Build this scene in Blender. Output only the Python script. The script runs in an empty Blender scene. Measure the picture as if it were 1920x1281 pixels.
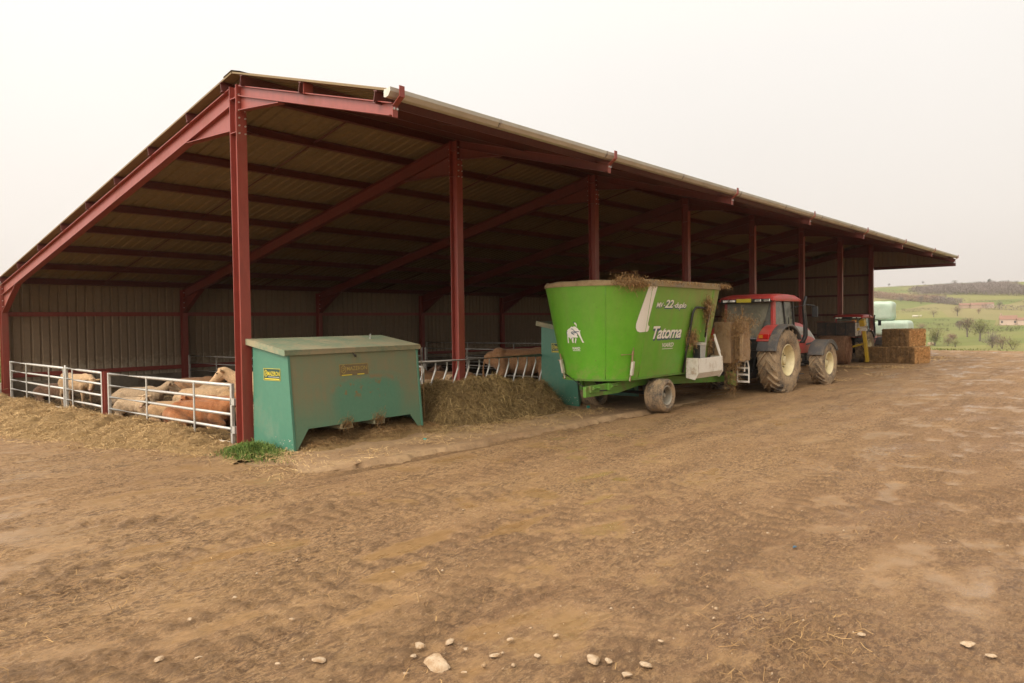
import bpy, bmesh, math, random
import numpy as np
from mathutils import Vector, Matrix, noise
PI = math.pi
rnd = random.Random(7)
nrs = np.random.RandomState(11)
C = bpy.context.scene.collection

# ------------------------------------------------------------------ camera
F_PX, TH, PIT, ROLL = 1394.07, 0.8601, -0.0258, 0.01343
CAM = Vector((-6.727, -11.925, 2.12))
cd = bpy.data.cameras.new('camera'); cam = bpy.data.objects.new('camera', cd); C.objects.link(cam)
R_ = Vector((math.cos(TH), -math.sin(TH), 0))
F_ = Vector((math.sin(TH)*math.cos(PIT), math.cos(TH)*math.cos(PIT), math.sin(PIT)))
U_ = R_.cross(F_)
Rr = R_*math.cos(ROLL) - U_*math.sin(ROLL); Ur = R_*math.sin(ROLL) + U_*math.cos(ROLL)
m = Matrix((Rr, Ur, -F_)).transposed().to_4x4(); m.translation = CAM
cam.matrix_world = m
cd.sensor_width = 36; cd.lens = F_PX/1920*36; cd.clip_end = 9000; cd.clip_start = .05
bpy.context.scene.camera = cam

# ------------------------------------------------------------------ sky, sun, exposure
SUN_EL, SUN_AZ = math.radians(40), math.radians(264)      # azimuth clockwise from +Y
w = bpy.data.worlds.new('World'); bpy.context.scene.world = w; w.use_nodes = True
wt = w.node_tree; wt.nodes.clear()
def wn(t, **k):
    n = wt.nodes.new(t)
    for a, b in k.items(): setattr(n, a, b)
    return n
out = wn('ShaderNodeOutputWorld'); bg = wn('ShaderNodeBackground')
sky = wn('ShaderNodeTexSky', sky_type='NISHITA', sun_disc=False, sun_elevation=SUN_EL, sun_rotation=SUN_AZ,
         air_density=1.0, dust_density=6.0, ozone_density=1.0)
tc = wn('ShaderNodeTexCoord'); sep = wn('ShaderNodeSeparateXYZ')
wt.links.new(tc.outputs['Generated'], sep.inputs[0])
ramp = wn('ShaderNodeValToRGB')                            # thick cloud: warm haze low down, brighter overhead
el = ramp.color_ramp.elements
el[0].position = .46; el[0].color = (.74, .66, .57, 1)
el[1].position = .515; el[1].color = (.80, .73, .67, 1)
for p, c in ((.56, (.88, .815, .75, 1)), (.66, (.97, .925, .87, 1)), (.74, (1.12, 1.05, .96, 1)), (1., (1.9, 1.75, 1.5, 1))):
    e = el.new(p); e.color = c
mz = wn('ShaderNodeMath', operation='MULTIPLY_ADD'); mz.inputs[1].default_value = .5; mz.inputs[2].default_value = .5
wt.links.new(sep.outputs['Z'], mz.inputs[0]); wt.links.new(mz.outputs[0], ramp.inputs[0])
# duller towards +X, brighter where the sun sits behind the cloud
dotn = wn('ShaderNodeVectorMath', operation='DOT_PRODUCT'); dotn.inputs[1].default_value = (.78, -.62, 0)
wt.links.new(tc.outputs['Generated'], dotn.inputs[0])
mr = wn('ShaderNodeMapRange'); mr.inputs[1].default_value = -1; mr.inputs[2].default_value = 1
mr.inputs[3].default_value = 1.10; mr.inputs[4].default_value = .92
wt.links.new(dotn.outputs['Value'], mr.inputs[0])
cn = wn('ShaderNodeTexNoise'); cn.inputs['Scale'].default_value = 1.6; cn.inputs['Detail'].default_value = 3
wt.links.new(tc.outputs['Generated'], cn.inputs['Vector'])
cm = wn('ShaderNodeMapRange'); cm.inputs[3].default_value = .94; cm.inputs[4].default_value = 1.05
wt.links.new(cn.outputs['Fac'], cm.inputs[0])
bk = wn('ShaderNodeVectorMath', operation='DOT_PRODUCT'); bk.inputs[1].default_value = (-.99, .12, 0)
wt.links.new(tc.outputs['Generated'], bk.inputs[0])
bm_ = wn('ShaderNodeMapRange'); bm_.inputs[1].default_value = .1; bm_.inputs[2].default_value = .95; bm_.inputs[3].default_value = 1; bm_.inputs[4].default_value = 3.0  # unseen sky towards -X boosted to brighten the gable side
wt.links.new(bk.outputs['Value'], bm_.inputs[0]); m0 = wn('ShaderNodeMath', operation='MULTIPLY'); wt.links.new(mr.outputs[0], m0.inputs[0]); wt.links.new(bm_.outputs[0], m0.inputs[1])
fd = wn('ShaderNodeMapRange'); fd.inputs[1].default_value = -.15; fd.inputs[2].default_value = -.8; fd.inputs[3].default_value = 1; fd.inputs[4].default_value = .52  # unseen sky towards -Y dimmed to darken the front faces
wt.links.new(sep.outputs['Y'], fd.inputs[0]); mr = wn('ShaderNodeMath', operation='MULTIPLY'); wt.links.new(m0.outputs[0], mr.inputs[0]); wt.links.new(fd.outputs[0], mr.inputs[1])
mm = wn('ShaderNodeMath', operation='MULTIPLY'); wt.links.new(mr.outputs[0], mm.inputs[0]); wt.links.new(cm.outputs[0], mm.inputs[1])
vs = wn('ShaderNodeVectorMath', operation='SCALE'); wt.links.new(ramp.outputs[0], vs.inputs[0]); wt.links.new(mm.outputs[0], vs.inputs['Scale'])
sk = wn('ShaderNodeVectorMath', operation='SCALE'); wt.links.new(sky.outputs[0], sk.inputs[0]); sk.inputs['Scale'].default_value = .1
mix = wn('ShaderNodeMix', data_type='RGBA'); mix.inputs['Factor'].default_value = .96
wt.links.new(sk.outputs[0], mix.inputs[6]); wt.links.new(vs.outputs[0], mix.inputs[7])
wt.links.new(mix.outputs[2], bg.inputs['Color']); bg.inputs['Strength'].default_value = 1.0
wt.links.new(bg.outputs[0], out.inputs[0])
sl = bpy.data.lights.new('sun', 'SUN'); sl.energy = 1.5; sl.angle = math.radians(32); sl.color = (1, .93, .82)
so = bpy.data.objects.new('sun', sl); C.objects.link(so)
sd = Vector((math.sin(SUN_AZ)*math.cos(SUN_EL), math.cos(SUN_AZ)*math.cos(SUN_EL), math.sin(SUN_EL)))
so.rotation_euler = sd.to_track_quat('Z', 'Y').to_euler(); so.location = (0, 0, 60)
vset = bpy.context.scene.view_settings
vset.view_transform = 'Standard'; vset.look = 'None'; vset.gamma = 1; vset.exposure = .15; vset.use_curve_mapping = False

# ------------------------------------------------------------------ materials
class NT:
    def __init__(s, name):
        s.m = bpy.data.materials.new(name); s.m.use_nodes = True
        s.t = s.m.node_tree; s.b = s.t.nodes['Principled BSDF']
        s.tc = s.t.nodes.new('ShaderNodeTexCoord'); s.P = s.tc.outputs['Object']
    def n(s, t, **k):
        x = s.t.nodes.new(t)
        for a, b in k.items(): setattr(x, a, b)
        return x
    def l(s, a, b): s.t.links.new(a, b)
    def mapping(s, scale, rot=(0, 0, 0)):
        x = s.n('ShaderNodeMapping'); x.inputs['Scale'].default_value = scale; x.inputs['Rotation'].default_value = rot
        s.l(s.P, x.inputs[0]); return x.outputs[0]
    def noise(s, scale, detail=5, rough=.6, vec=None, dist=0):
        x = s.n('ShaderNodeTexNoise'); x.inputs['Scale'].default_value = scale; x.inputs['Detail'].default_value = detail
        x.inputs['Roughness'].default_value = rough; x.inputs['Distortion'].default_value = dist
        s.l(vec or s.P, x.inputs['Vector']); return x.outputs['Fac']
    def range(s, v, a, b, c=0, d=1):
        x = s.n('ShaderNodeMapRange')
        for i, q in enumerate((a, b, c, d)): x.inputs[i+1].default_value = q
        s.l(v, x.inputs[0]); return x.outputs[0]
    def math(s, op, a, b=None):
        x = s.n('ShaderNodeMath', operation=op)
        for i, q in enumerate((a, b)):
            if q is None: continue
            if isinstance(q, (int, float)): x.inputs[i].default_value = q
            else: s.l(q, x.inputs[i])
        return x.outputs[0]
    def mix(s, f, a, b, mode='MIX'):
        x = s.n('ShaderNodeMix', data_type='RGBA', blend_type=mode)
        for i, q in ((0, f), (6, a), (7, b)):
            if isinstance(q, (int, float)): x.inputs[i].default_value = q
            elif isinstance(q, tuple): x.inputs[i].default_value = (*q[:3], 1)
            else: s.l(q, x.inputs[i])
        return x.outputs[2]
    def base(s, c):
        if isinstance(c, tuple): s.b.inputs['Base Color'].default_value = (*c[:3], 1)
        else: s.l(c, s.b.inputs['Base Color'])
    def set(s, k, v):
        if isinstance(v, (int, float)): s.b.inputs[k].default_value = v
        else: s.l(v, s.b.inputs[k])
    def bump(s, h, strength=.3, dist=.01):
        x = s.n('ShaderNodeBump'); x.inputs['Strength'].default_value = strength; x.inputs['Distance'].default_value = dist
        s.l(h, x.inputs['Height']); s.l(x.outputs[0], s.b.inputs['Normal'])

def paint(name, col, rough=.5, metal=0., dirt=None, amount=.4, dscale=3., var=.2, bump=.1, stretch=(1, 1, 1), spec=.5, bscale=60):
    """painted or plain surface with tonal drift, dirt film and speckle"""
    t = NT(name)
    v = t.mapping(stretch)
    n1 = t.noise(dscale, 6, .65, v); n2 = t.noise(dscale*9, 4, .6, v); n3 = t.noise(bscale, 3)
    dk = tuple(c*(1-var) for c in col); lt = tuple(min(1, c*(1+var)) for c in col)
    c = t.mix(t.range(n2, .3, .7), dk, lt)
    r = rough
    if dirt:
        k = t.math('ADD', t.math('MULTIPLY', n1, .7), t.math('MULTIPLY', n2, .3))
        f = t.range(k, .62-amount*.3, .72-amount*.2, 0, min(1, .35+amount))
        c = t.mix(f, c, dirt)
        r = t.math('ADD', t.math('MULTIPLY', f, .8-rough if rough < .8 else 0), rough)
    t.base(c); t.set('Roughness', r); t.set('Metallic', metal); t.set('Specular IOR Level', spec)
    if bump: t.bump(t.math('ADD', t.math('MULTIPLY', n2, .7), t.math('MULTIPLY', n3, .4)), bump, .01)
    return t.m

MUD = (.25, .155, .085); DRY = (.34, .235, .14)
M = {}
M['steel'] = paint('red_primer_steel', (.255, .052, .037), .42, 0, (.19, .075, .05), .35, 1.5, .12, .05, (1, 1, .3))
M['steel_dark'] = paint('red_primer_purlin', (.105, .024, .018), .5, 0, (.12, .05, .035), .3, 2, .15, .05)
M['steel_shaded'] = paint('red_primer_shaded_steel', (.155, .032, .023), .5, 0, (.12, .045, .03), .35, 1.5, .12, .05, (1, 1, .3))  # copy of the red primer with the shade under the roof put into its colour
M['bolt'] = paint('zinc_bolt', (.6, .58, .55), .35, .8, None, 0, 3, .1, 0)
M['galv'] = paint('galvanised_tube', (.52, .50, .46), .40, .35, (.30, .20, .11), .22, 5, .12, .08)
M['galv_old'] = paint('old_galvanised_tube', (.40, .37, .33), .5, .3, (.22, .14, .08), .4, 5, .15, .1)
M['gutter'] = paint('galvanised_gutter', (.52, .49, .42), .45, .35, (.36, .32, .24), .4, 1.2, .1, .05, (.4, 1, 1))
M['teal'] = paint('teal_paint', (.065, .19, .125), .42, 0, (.13, .20, .13), .35, 1.2, .05, .03)
M['black'] = paint('black_plastic', (.018, .018, .018), .45, 0, (.14, .10, .065), .3, 4, .2, .1)
M['dark'] = paint('greasy_dark_metal', (.022, .020, .018), .55, .2, (.10, .07, .045), .35, 5, .3, .15)
M['rubber'] = paint('muddy_tyre_rubber', (.06, .05, .042), .8, 0, (.36, .255, .15), .85, 2.6, .25, .25)
M['rubber_clean'] = paint('dusty_tyre_rubber', (.07, .06, .05), .8, 0, (.34, .235, .135), .8, 4, .25, .25)
M['rim'] = paint('cream_wheel_rim', (.64, .55, .32), .45, 0, (.38, .29, .17), .35, 5, .1, .08)
M['rim_grey'] = paint('muddy_grey_rim', (.34, .31, .25), .55, .2, (.25, .18, .10), .5, 5, .15, .12)
M['red'] = paint('tractor_red', (.42, .05, .042), .36, 0, (.32, .17, .12), .4, 3, .12, .04)
M['silver'] = paint('silver_grey_panel', (.30, .28, .24), .42, .25, (.26, .19, .12), .3, 3, .1, .05)
M['fender'] = paint('grey_fender_plastic', (.075, .072, .07), .5, 0, (.23, .17, .11), .38, 3, .15, .08)
M['white'] = paint('white_paint', (.70, .66, .58), .5, 0, (.36, .25, .14), .3, 4, .08, .06)
M['white_dirty'] = paint('dirty_white_steel', (.58, .53, .45), .5, 0, (.28, .18, .10), .5, 7, .1, .1)
M['decal'] = paint('white_decal', (.80, .76, .68), .45, 0, (.6, .5, .35), .18, 6, .04, 0)
M['decal_blue'] = paint('blue_grey_decal', (.05, .10, .14), .5, 0, None, 0, 6, .05, 0)
M['yellow'] = paint('yellow_paint', (.50, .32, .025), .45, 0, (.25, .16, .06), .35, 4, .1, .05)
M['sticker'] = paint('sticker_green', (.02, .06, .04), .5, 0, None, 0, 4, .1, 0)
M['sticker_dirty'] = paint('dusty_sticker', (.15, .11, .05), .65, 0, None, 0, 4, .15, 0)
M['sticker_yellow'] = paint('sticker_yellow', (.62, .50, .04), .5, 0, None, 0, 4, .08, 0)
M['sticker_faded'] = paint('faded_sticker_yellow', (.36, .27, .07), .65, 0, (.18, .13, .06), .35, 14, .15, 0)
M['amber'] = paint('amber_lens', (.55, .20, .03), .25, 0, None, 0, 4, .05, 0)
M['redlens'] = paint('red_lens', (.42, .015, .012), .2, 0, None, 0, 4, .05, 0)
M['lamp'] = paint('lamp_glass', (.55, .53, .48), .12, .6, None, 0, 4, .1, 0)
M['orange'] = paint('orange_paint', (.55, .13, .03), .5, 0, (.3, .15, .07), .3, 4, .1, .05)
M['wrap'] = paint('mint_bale_wrap', (.44, .56, .45), .32, 0, (.55, .62, .52), .4, 2, .06, .25, (3, 3, .5), bscale=9)
M['tan'] = paint('straw_caked_steel', (.34, .225, .125), .85, 0, (.22, .13, .065), .5, 5, .2, .35)
M['crust'] = paint('feed_crust', (.33, .235, .12), .9, 0, (.20, .125, .06), .45, 7, .25, .5)
M['wood_brown'] = paint('rusty_trailer_steel', (.16, .06, .035), .7, 0, (.2, .12, .07), .4, 4, .2, .1)
M['stone'] = paint('pale_limestone', (.46, .35, .24), .9, 0, (.30, .19, .10), .7, 14, .15, .5)
M['eye'] = paint('dark_eye', (.012, .009, .007), .15, 0, None, 0, 4, .1, 0)
M['muzzle'] = paint('pink_muzzle', (.52, .31, .24), .5, 0, (.3, .2, .13), .2, 9, .1, .05)
M['teal_bit'] = paint('teal_scrap_plastic', (.03, .22, .17), .5, 0, None, 0, 4, .2, 0)
M['bark'] = paint('grey_bark', (.13, .105, .08), .9, 0, None, 0, 3, .3, .3)
M['roof_tile'] = paint('red_tile_roof', (.24, .13, .09), .85, 0, (.2, .12, .08), .4, .8, .2, 0)
M['render_wall'] = paint('pale_house_wall', (.44, .33, .26), .85, 0, (.5, .38, .3), .3, .8, .1, 0)
M['brick'] = paint('ochre_brick', (.33, .23, .165), .9, 0, None, 0, .9, .2, 0)
M['window'] = paint('dark_window', (.05, .05, .05), .2, 0, None, 0, 2, .1, 0)
M['sheep'] = paint('cream_fleece', (.62, .56, .46), .95, 0, None, 0, 4, .1, 0)
def twig(name, col, var=.3):
    return paint(name, col, .9, 0, None, 0, .4, var, 0, spec=.15)
M['twig_brown'] = twig('brown_twigs', (.20, .145, .095)); M['twig_grey'] = twig('grey_twigs', (.165, .135, .115))
M['twig_green'] = twig('budding_twigs', (.19, .185, .07)); M['conifer'] = twig('dark_conifer', (.045, .055, .035))
M['hedge'] = twig('hedge_twigs', (.075, .062, .036)); M['wood'] = twig('far_wood_twigs', (.185, .148, .132)); M['scrub'] = twig('rust_scrub', (.24, .15, .11))
M['bank'] = twig('bank_leaves', (.20, .19, .055))

def glass(name, col, rough=.08):
    t = NT(name); n = t.noise(5, 5)
    t.base(t.mix(t.range(n, .4, .75), col, tuple(min(1, c*1.5+.03) for c in col))); t.set('Roughness', t.range(n, .3, .8, rough, rough+.22))
    t.set('Specular IOR Level', .8); return t.m
M['glass'] = glass('cab_glass', (.10, .10, .085)); M['glass_rear'] = glass('dusty_rear_glass', (.15, .14, .095), .3)
M['glass_blue'] = glass('pale_cab_glass', (.30, .36, .34), .15)

def mixer_green():
    t = NT('mixer_green'); v = t.mapping((2.5, 2.5, .35))
    a = t.noise(1.6, 6, .65, v); b = t.noise(5, 4); s = t.n('ShaderNodeSeparateXYZ'); t.l(t.P, s.inputs[0])
    c = t.mix(t.range(b, .3, .7), (.10, .34, .016), (.125, .38, .022))
    # dusty runs below the rim and towards the discharge door
    hz = t.range(s.outputs['Z'], 1.6, 2.9, 0, 1); hx = t.range(s.outputs['X'], -1.4, 2.4, .22, 1.)
    f = t.math('MULTIPLY', t.range(t.math('ADD', a, t.math('MULTIPLY', hz, .26)), .40, .78, 0, .85), hx); low = t.math('MULTIPLY', t.range(s.outputs['Z'], .82, 1.35, 1, 0), t.range(t.noise(7, 6, .7), .44, .62, 0, .55)); f = t.math('MAXIMUM', f, low)
    c = t.mix(f, c, (.30, .25, .10))
    sp = t.range(t.noise(24, 3, .6), .66, .72, 0, .75)
    c = t.mix(sp, c, (.14, .10, .05))
    t.base(c); t.set('Roughness', t.math('ADD', t.math('MULTIPLY', f, .4), .34))
    t.bump(t.noise(1.3, 2), .10, .05); return t.m
M['mixer'] = mixer_green()
M['chassis'] = paint('mixer_chassis_green', (.11, .27, .03), .5, 0, (.17, .13, .06), .45, 4, .15, .1)

def trough_front(name='dusty_teal_front'):
    """teal steel under a brown-olive dust film, rubbed clean in an arched patch by animals"""
    t = NT(name); s = t.n('ShaderNodeSeparateXYZ'); t.l(t.P, s.inputs[0])
    X, Z = s.outputs['X'], s.outputs['Z']; n = t.noise(5, 6, .65); n2 = t.noise(22, 4); st = t.noise(3, 4, .6, t.mapping((6, 1, .4)))
    # clean patch: an arch centred right of the middle
    dx = t.math('POWER', t.math('ABSOLUTE', t.math('DIVIDE', t.math('SUBTRACT', X, 1.68), .86)), 4.)
    dz = t.math('POWER', t.math('ABSOLUTE', t.math('DIVIDE', t.math('SUBTRACT', Z, .55), .62)), 4.)
    d = t.math('ADD', t.math('ADD', dx, dz), t.math('MULTIPLY', n, .5))
    clean = t.range(d, .55, 1.95, 1, 0)
    low = t.range(Z, .38, .9, .75, 0); clean = t.math('MAXIMUM', clean, low)
    rim = t.math('MULTIPLY', t.range(d, .85, 1.15, 0, 1), t.range(d, 1.15, 1.6, 1, 0))
    base = t.mix(t.range(n2, .3, .7), (.06, .185, .115), (.075, .215, .135))
    dust = t.mix(t.range(t.math('ADD', t.math('MULTIPLY', n, .6), t.math('MULTIPLY', st, .4)), .35, .65), (.205, .175, .095), (.155, .19, .11))
    c = t.mix(t.range(t.math('SUBTRACT', 1., clean), 0, 1, .12, .93), base, dust)
    c = t.mix(t.math('MULTIPLY', t.math('MULTIPLY', rim, t.range(Z, .8, 1.0, 0, 1)), t.range(n, .4, .6, 0, .8)), c, (.235, .14, .065))
    hay = t.math('MULTIPLY', t.range(t.noise(9, 4, .6), .57, .64, 0, .85), t.math('MULTIPLY', t.range(Z, .72, .86, 0, 1), t.range(Z, 1.02, 1.14, 1, 0)))
    hay = t.math('MULTIPLY', hay, t.range(t.math('ABSOLUTE', t.math('SUBTRACT', X, 1.5)), .5, .7, 1, 0))
    c = t.mix(hay, c, (.20, .125, .045))
    t.base(c); t.set('Roughness', t.range(clean, 0, 1, .8, .42)); t.bump(n2, .05, .01); return t.m
M['trough_front'] = trough_front()
M['trough_lid'] = paint('dusty_teal_lid', (.17, .22, .14), .6, 0, (.30, .255, .155), .65, 1.6, .12, .05)

def sheet_mat(name, c1, c2, mud=None):
    t = NT(name); n = t.noise(1.1, 6, .65, t.mapping((1, 1, .5))); n2 = t.noise(9, 5, .65)
    c = t.mix(t.range(n2, .3, .7), c1, c2)
    if mud:
        s = t.n('ShaderNodeSeparateXYZ'); t.l(t.P, s.inputs[0])
        h = t.math('ADD', s.outputs['Z'], t.math('MULTIPLY', n2, -1.3))
        c = t.mix(t.range(h, .05, .55, .8, 0), c, mud)
    c = t.mix(t.range(n, .5, .75, 0, .3), c, tuple(x*.7 for x in c1))
    t.base(c); t.set('Roughness', .6); t.set('Specular IOR Level', .25); return t.m
M['roof_sheet'] = sheet_mat('beige_roof_sheet', (.20, .142, .074), (.25, .178, .092))
M['wall_sheet'] = sheet_mat('taupe_wall_sheet', (.225, .162, .105), (.265, .192, .125), (.42, .35, .25))
M['concrete'] = paint('stained_concrete_wall', (.20, .165, .12), .9, 0, (.10, .07, .045), .55, 1.6, .2, .2)

def hair(name, col, pale=None, var=.38):
    t = NT(name); n = t.noise(26, 5, .7, t.mapping((1, 2.4, 1))); b = t.noise(2.6, 4)
    c = t.mix(t.range(n, .3, .7), tuple(x*(1-var) for x in col), tuple(min(1, x*(1+var)) for x in col))
    if pale: c = t.mix(t.range(b, .45, .7, 0, .7), c, pale)
    s = t.n('ShaderNodeSeparateXYZ'); t.l(t.P, s.inputs[0])
    k = t.math('MULTIPLY', t.range(s.outputs['Z'], .12, .62, 1, 0), t.range(t.noise(5, 5, .7), .40, .56, 0, .9))
    c = t.mix(k, c, (.13, .078, .04))                       # caked muck on belly and legs
    t.base(c); t.set('Roughness', .85); t.set('Specular IOR Level', .2); t.set('Sheen Weight', .15); t.bump(n, .7, .02); return t.m
M['hide_cream'] = hair('cream_hide', (.47, .31, .175), (.40, .26, .145)); M['hide_pale'] = hair('pale_hide', (.53, .345, .19), (.44, .28, .15))
M['hide_red'] = hair('red_brown_hide', (.36, .135, .05), (.45, .2, .085)); M['hide_tan'] = hair('tan_hide', (.36, .19, .09), (.28, .14, .065)); M['hide_dark'] = hair('dark_brown_hide', (.13, .065, .035), (.09, .045, .025))

def fibre(name, a, b, c=None):
    t = NT(name); r = t.n('ShaderNodeObjectInfo'); at = t.n('ShaderNodeAttribute'); at.attribute_name = 'tint'
    k = t.n('ShaderNodeValToRGB'); t.l(at.outputs['Fac'], k.inputs[0])
    k.color_ramp.elements[0].color = (*a, 1); k.color_ramp.elements[1].color = (*b, 1)
    if c: e = k.color_ramp.elements.new(.5); e.color = (*c, 1)
    t.base(k.outputs[0]); t.set('Roughness', .75); t.set('Specular IOR Level', .25); return t.m
M['straw'] = fibre('golden_straw', (.20, .12, .05), (.74, .51, .25), (.48, .315, .145))
M['hay'] = fibre('olive_hay', (.13, .08, .033), (.52, .37, .16), (.31, .21, .09))
M['bedding'] = fibre('soiled_straw', (.07, .042, .022), (.33, .225, .10), (.16, .10, .05))
M['straw_brown'] = fibre('brown_straw', (.15, .085, .036), (.48, .30, .125), (.30, .175, .075))
M['bale_side'] = fibre('dark_bale_straw', (.10, .055, .025), (.40, .24, .105), (.235, .135, .058))
M['bale_end'] = fibre('bright_bale_straw', (.45, .23, .09), (.85, .53, .23), (.66, .38, .155))
M['grassblade'] = fibre('green_grass', (.045, .085, .015), (.22, .24, .06), (.10, .165, .03))
M['leafgreen'] = fibre('bramble_leaves', (.06, .10, .02), (.24, .25, .07), (.13, .16, .04))
def heap(name, a, b, scale=9, bump=.9):
    t = NT(name); n = t.noise(scale, 7, .7); n2 = t.noise(scale*5, 5, .7, t.mapping((1, 3, 1), (0, 0, .6)))
    c = t.mix(t.range(t.math('ADD', t.math('MULTIPLY', n, .5), t.math('MULTIPLY', n2, .5)), .36, .64), a, b)
    t.base(c); t.set('Roughness', .9); t.set('Specular IOR Level', .2); t.bump(n2, bump, .03); return t.m
M['straw_heap'] = heap('straw_mat', (.15, .09, .042), (.42, .275, .12)); M['hay_heap'] = heap('hay_mat', (.09, .057, .026), (.31, .215, .092))
M['bed_heap'] = heap('soiled_bedding', (.035, .023, .013), (.12, .078, .038), 5); M['bale_core'] = heap('bale_core', (.16, .085, .036), (.44, .26, .11), 8)

def mud_mat():
    t = NT('yard_mud'); P = t.P
    st = t.mapping((.30, 1.25, 1), (0, 0, .12)); n_big = t.noise(.33, 5, .6); n_str = t.noise(1.15, 8, .68, st, .4); n_mid = t.noise(5.5, 8, .72); n_fin = t.noise(46, 7, .75); n_gr = t.noise(130, 4, .7); n_cl = t.noise(14, 5, .66, t.mapping((.6, 1.3, 1), (0, 0, .25)))
    c = t.mix(t.range(n_str, .34, .66), (.265, .147, .066), (.455, .280, .136))
    c = t.mix(t.range(n_big, .38, .66, 0, .55), c, (.42, .26, .115))
    c = t.mix(t.range(n_mid, .42, .70, 0, .65), c, (.33, .185, .088))
    cl = t.range(t.math('ADD', t.math('MULTIPLY', n_cl, .6), t.math('MULTIPLY', n_str, .4)), .535, .60, 0, .8)
    c = t.mix(cl, c, (.13, .072, .034))
    c = t.mix(t.range(n_fin, .36, .50, .55, 0), c, (.135, .075, .036)); c = t.mix(t.range(n_gr, .55, .75, 0, .4), c, (.54, .36, .20))
    ncr = t.noise(27, 7, .8, t.mapping((.55, 1.1, 1), (0, 0, .1))); patch = t.range(t.noise(1.6, 5, .6, t.mapping((.35, 1.2, 1), (0, 0, .08))), .38, .62, .25, 1)
    c = t.mix(t.math('MULTIPLY', t.range(ncr, .48, .54, 0, .92), patch), c, (.095, .051, .025))
    c = t.mix(t.range(t.noise(38, 5, .75, t.mapping((.6, 1.1, 1))), .57, .64, 0, .6), c, (.58, .40, .235))
    sy = t.n('ShaderNodeSeparateXYZ'); t.l(P, sy.inputs[0]); red = t.math('MULTIPLY', t.range(t.math('ADD', sy.outputs['Y'], t.math('MULTIPLY', n_big, 5.)), -3.6, -7.2, 0, 1), t.range(n_mid, .3, .65, .35, .9)); c = t.mix(t.math('MULTIPLY', red, .55), c, (.185, .098, .052))
    c = t.mix(t.range(t.noise(21, 3, .6), .69, .735, 0, .5), c, (.54, .40, .27))    # gravel grains
    wet = t.n('ShaderNodeAttribute'); wet.attribute_name = 'wet'; wf = wet.outputs['Fac']
    ocher = t.mix(t.range(n_mid, .35, .65), (.185, .108, .042), (.275, .165, .075))
    c = t.mix(t.math('MULTIPLY', wf, .6), c, ocher); mk = t.n('ShaderNodeAttribute'); mk.attribute_name = 'muck'; c = t.mix(t.math('MULTIPLY', mk.outputs['Fac'], .78), c, t.mix(n_fin, (.10, .055, .026), (.20, .115, .055)))
    film = t.range(t.noise(.55, 6, .7, t.mapping((.6, 1.1, 1))), .49, .62, 0, 1)
    t.base(c)
    rg = t.math('SUBTRACT', .80, t.math('MULTIPLY', film, .28)); rg = t.math('SUBTRACT', rg, t.math('MULTIPLY', wf, .42))
    t.set('Roughness', t.math('MAXIMUM', rg, .12)); t.set('Specular IOR Level', .3)
    h = t.math('ADD', t.math('MULTIPLY', ncr, .45), t.math('MULTIPLY', n_mid, .4)); h = t.math('ADD', h, t.math('ADD', t.math('MULTIPLY', n_fin, .42), t.math('MULTIPLY', n_cl, .45)))
    x = t.n('ShaderNodeBump'); x.inputs['Distance'].default_value = .05; t.l(h, x.inputs['Height'])
    t.l(t.math('SUBTRACT', 1., t.math('MULTIPLY', wf, .85)), x.inputs['Strength']); t.l(x.outputs[0], t.b.inputs['Normal'])
    return t.m
M['mud'] = mud_mat()
def apron_mat():
    t = NT('apron_concrete'); a = t.noise(.9, 7, .66, t.mapping((.4, 1.4, 1))); b = t.noise(9, 6, .7); f = t.noise(45, 4)
    c = t.mix(t.range(a, .35, .65), (.235, .136, .066), (.37, .24, .125)); c = t.mix(t.range(b, .45, .66, 0, .6), c, (.17, .105, .058)); c = t.mix(t.range(f, .6, .72, 0, .4), c, (.5, .38, .2))
    t.base(c); t.set('Roughness', .8); t.bump(t.math('ADD', b, t.math('MULTIPLY', f, .5)), .6, .02); return t.m
M['apron'] = apron_mat()
def field_mat():
    t = NT('pasture'); vo = t.n('ShaderNodeTexVoronoi'); vo.inputs['Scale'].default_value = .0085; vo.inputs['Randomness'].default_value = .9
    wv = t.mapping((1, 1.7, 0), (0, 0, .5)); t.l(wv, vo.inputs['Vector']); s = t.n('ShaderNodeSeparateColor'); t.l(vo.outputs['Color'], s.inputs[0])
    n = t.noise(.02, 6, .6); n2 = t.noise(.35, 6, .7)
    c = t.mix(t.range(s.outputs[0], .2, .8), (.135, .170, .042), (.225, .215, .072))
    c = t.mix(t.range(s.outputs[1], .62, .72, 0, .7), c, (.27, .215, .105))
    c = t.mix(t.range(n, .45, .7, 0, .6), c, (.20, .18, .075)); c = t.mix(t.range(n2, .3, .75, .3, 0), c, (.10, .105, .035))
    t.base(c); t.set('Roughness', .95); t.set('Specular IOR Level', .1); return t.m
M['field'] = field_mat()

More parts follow.
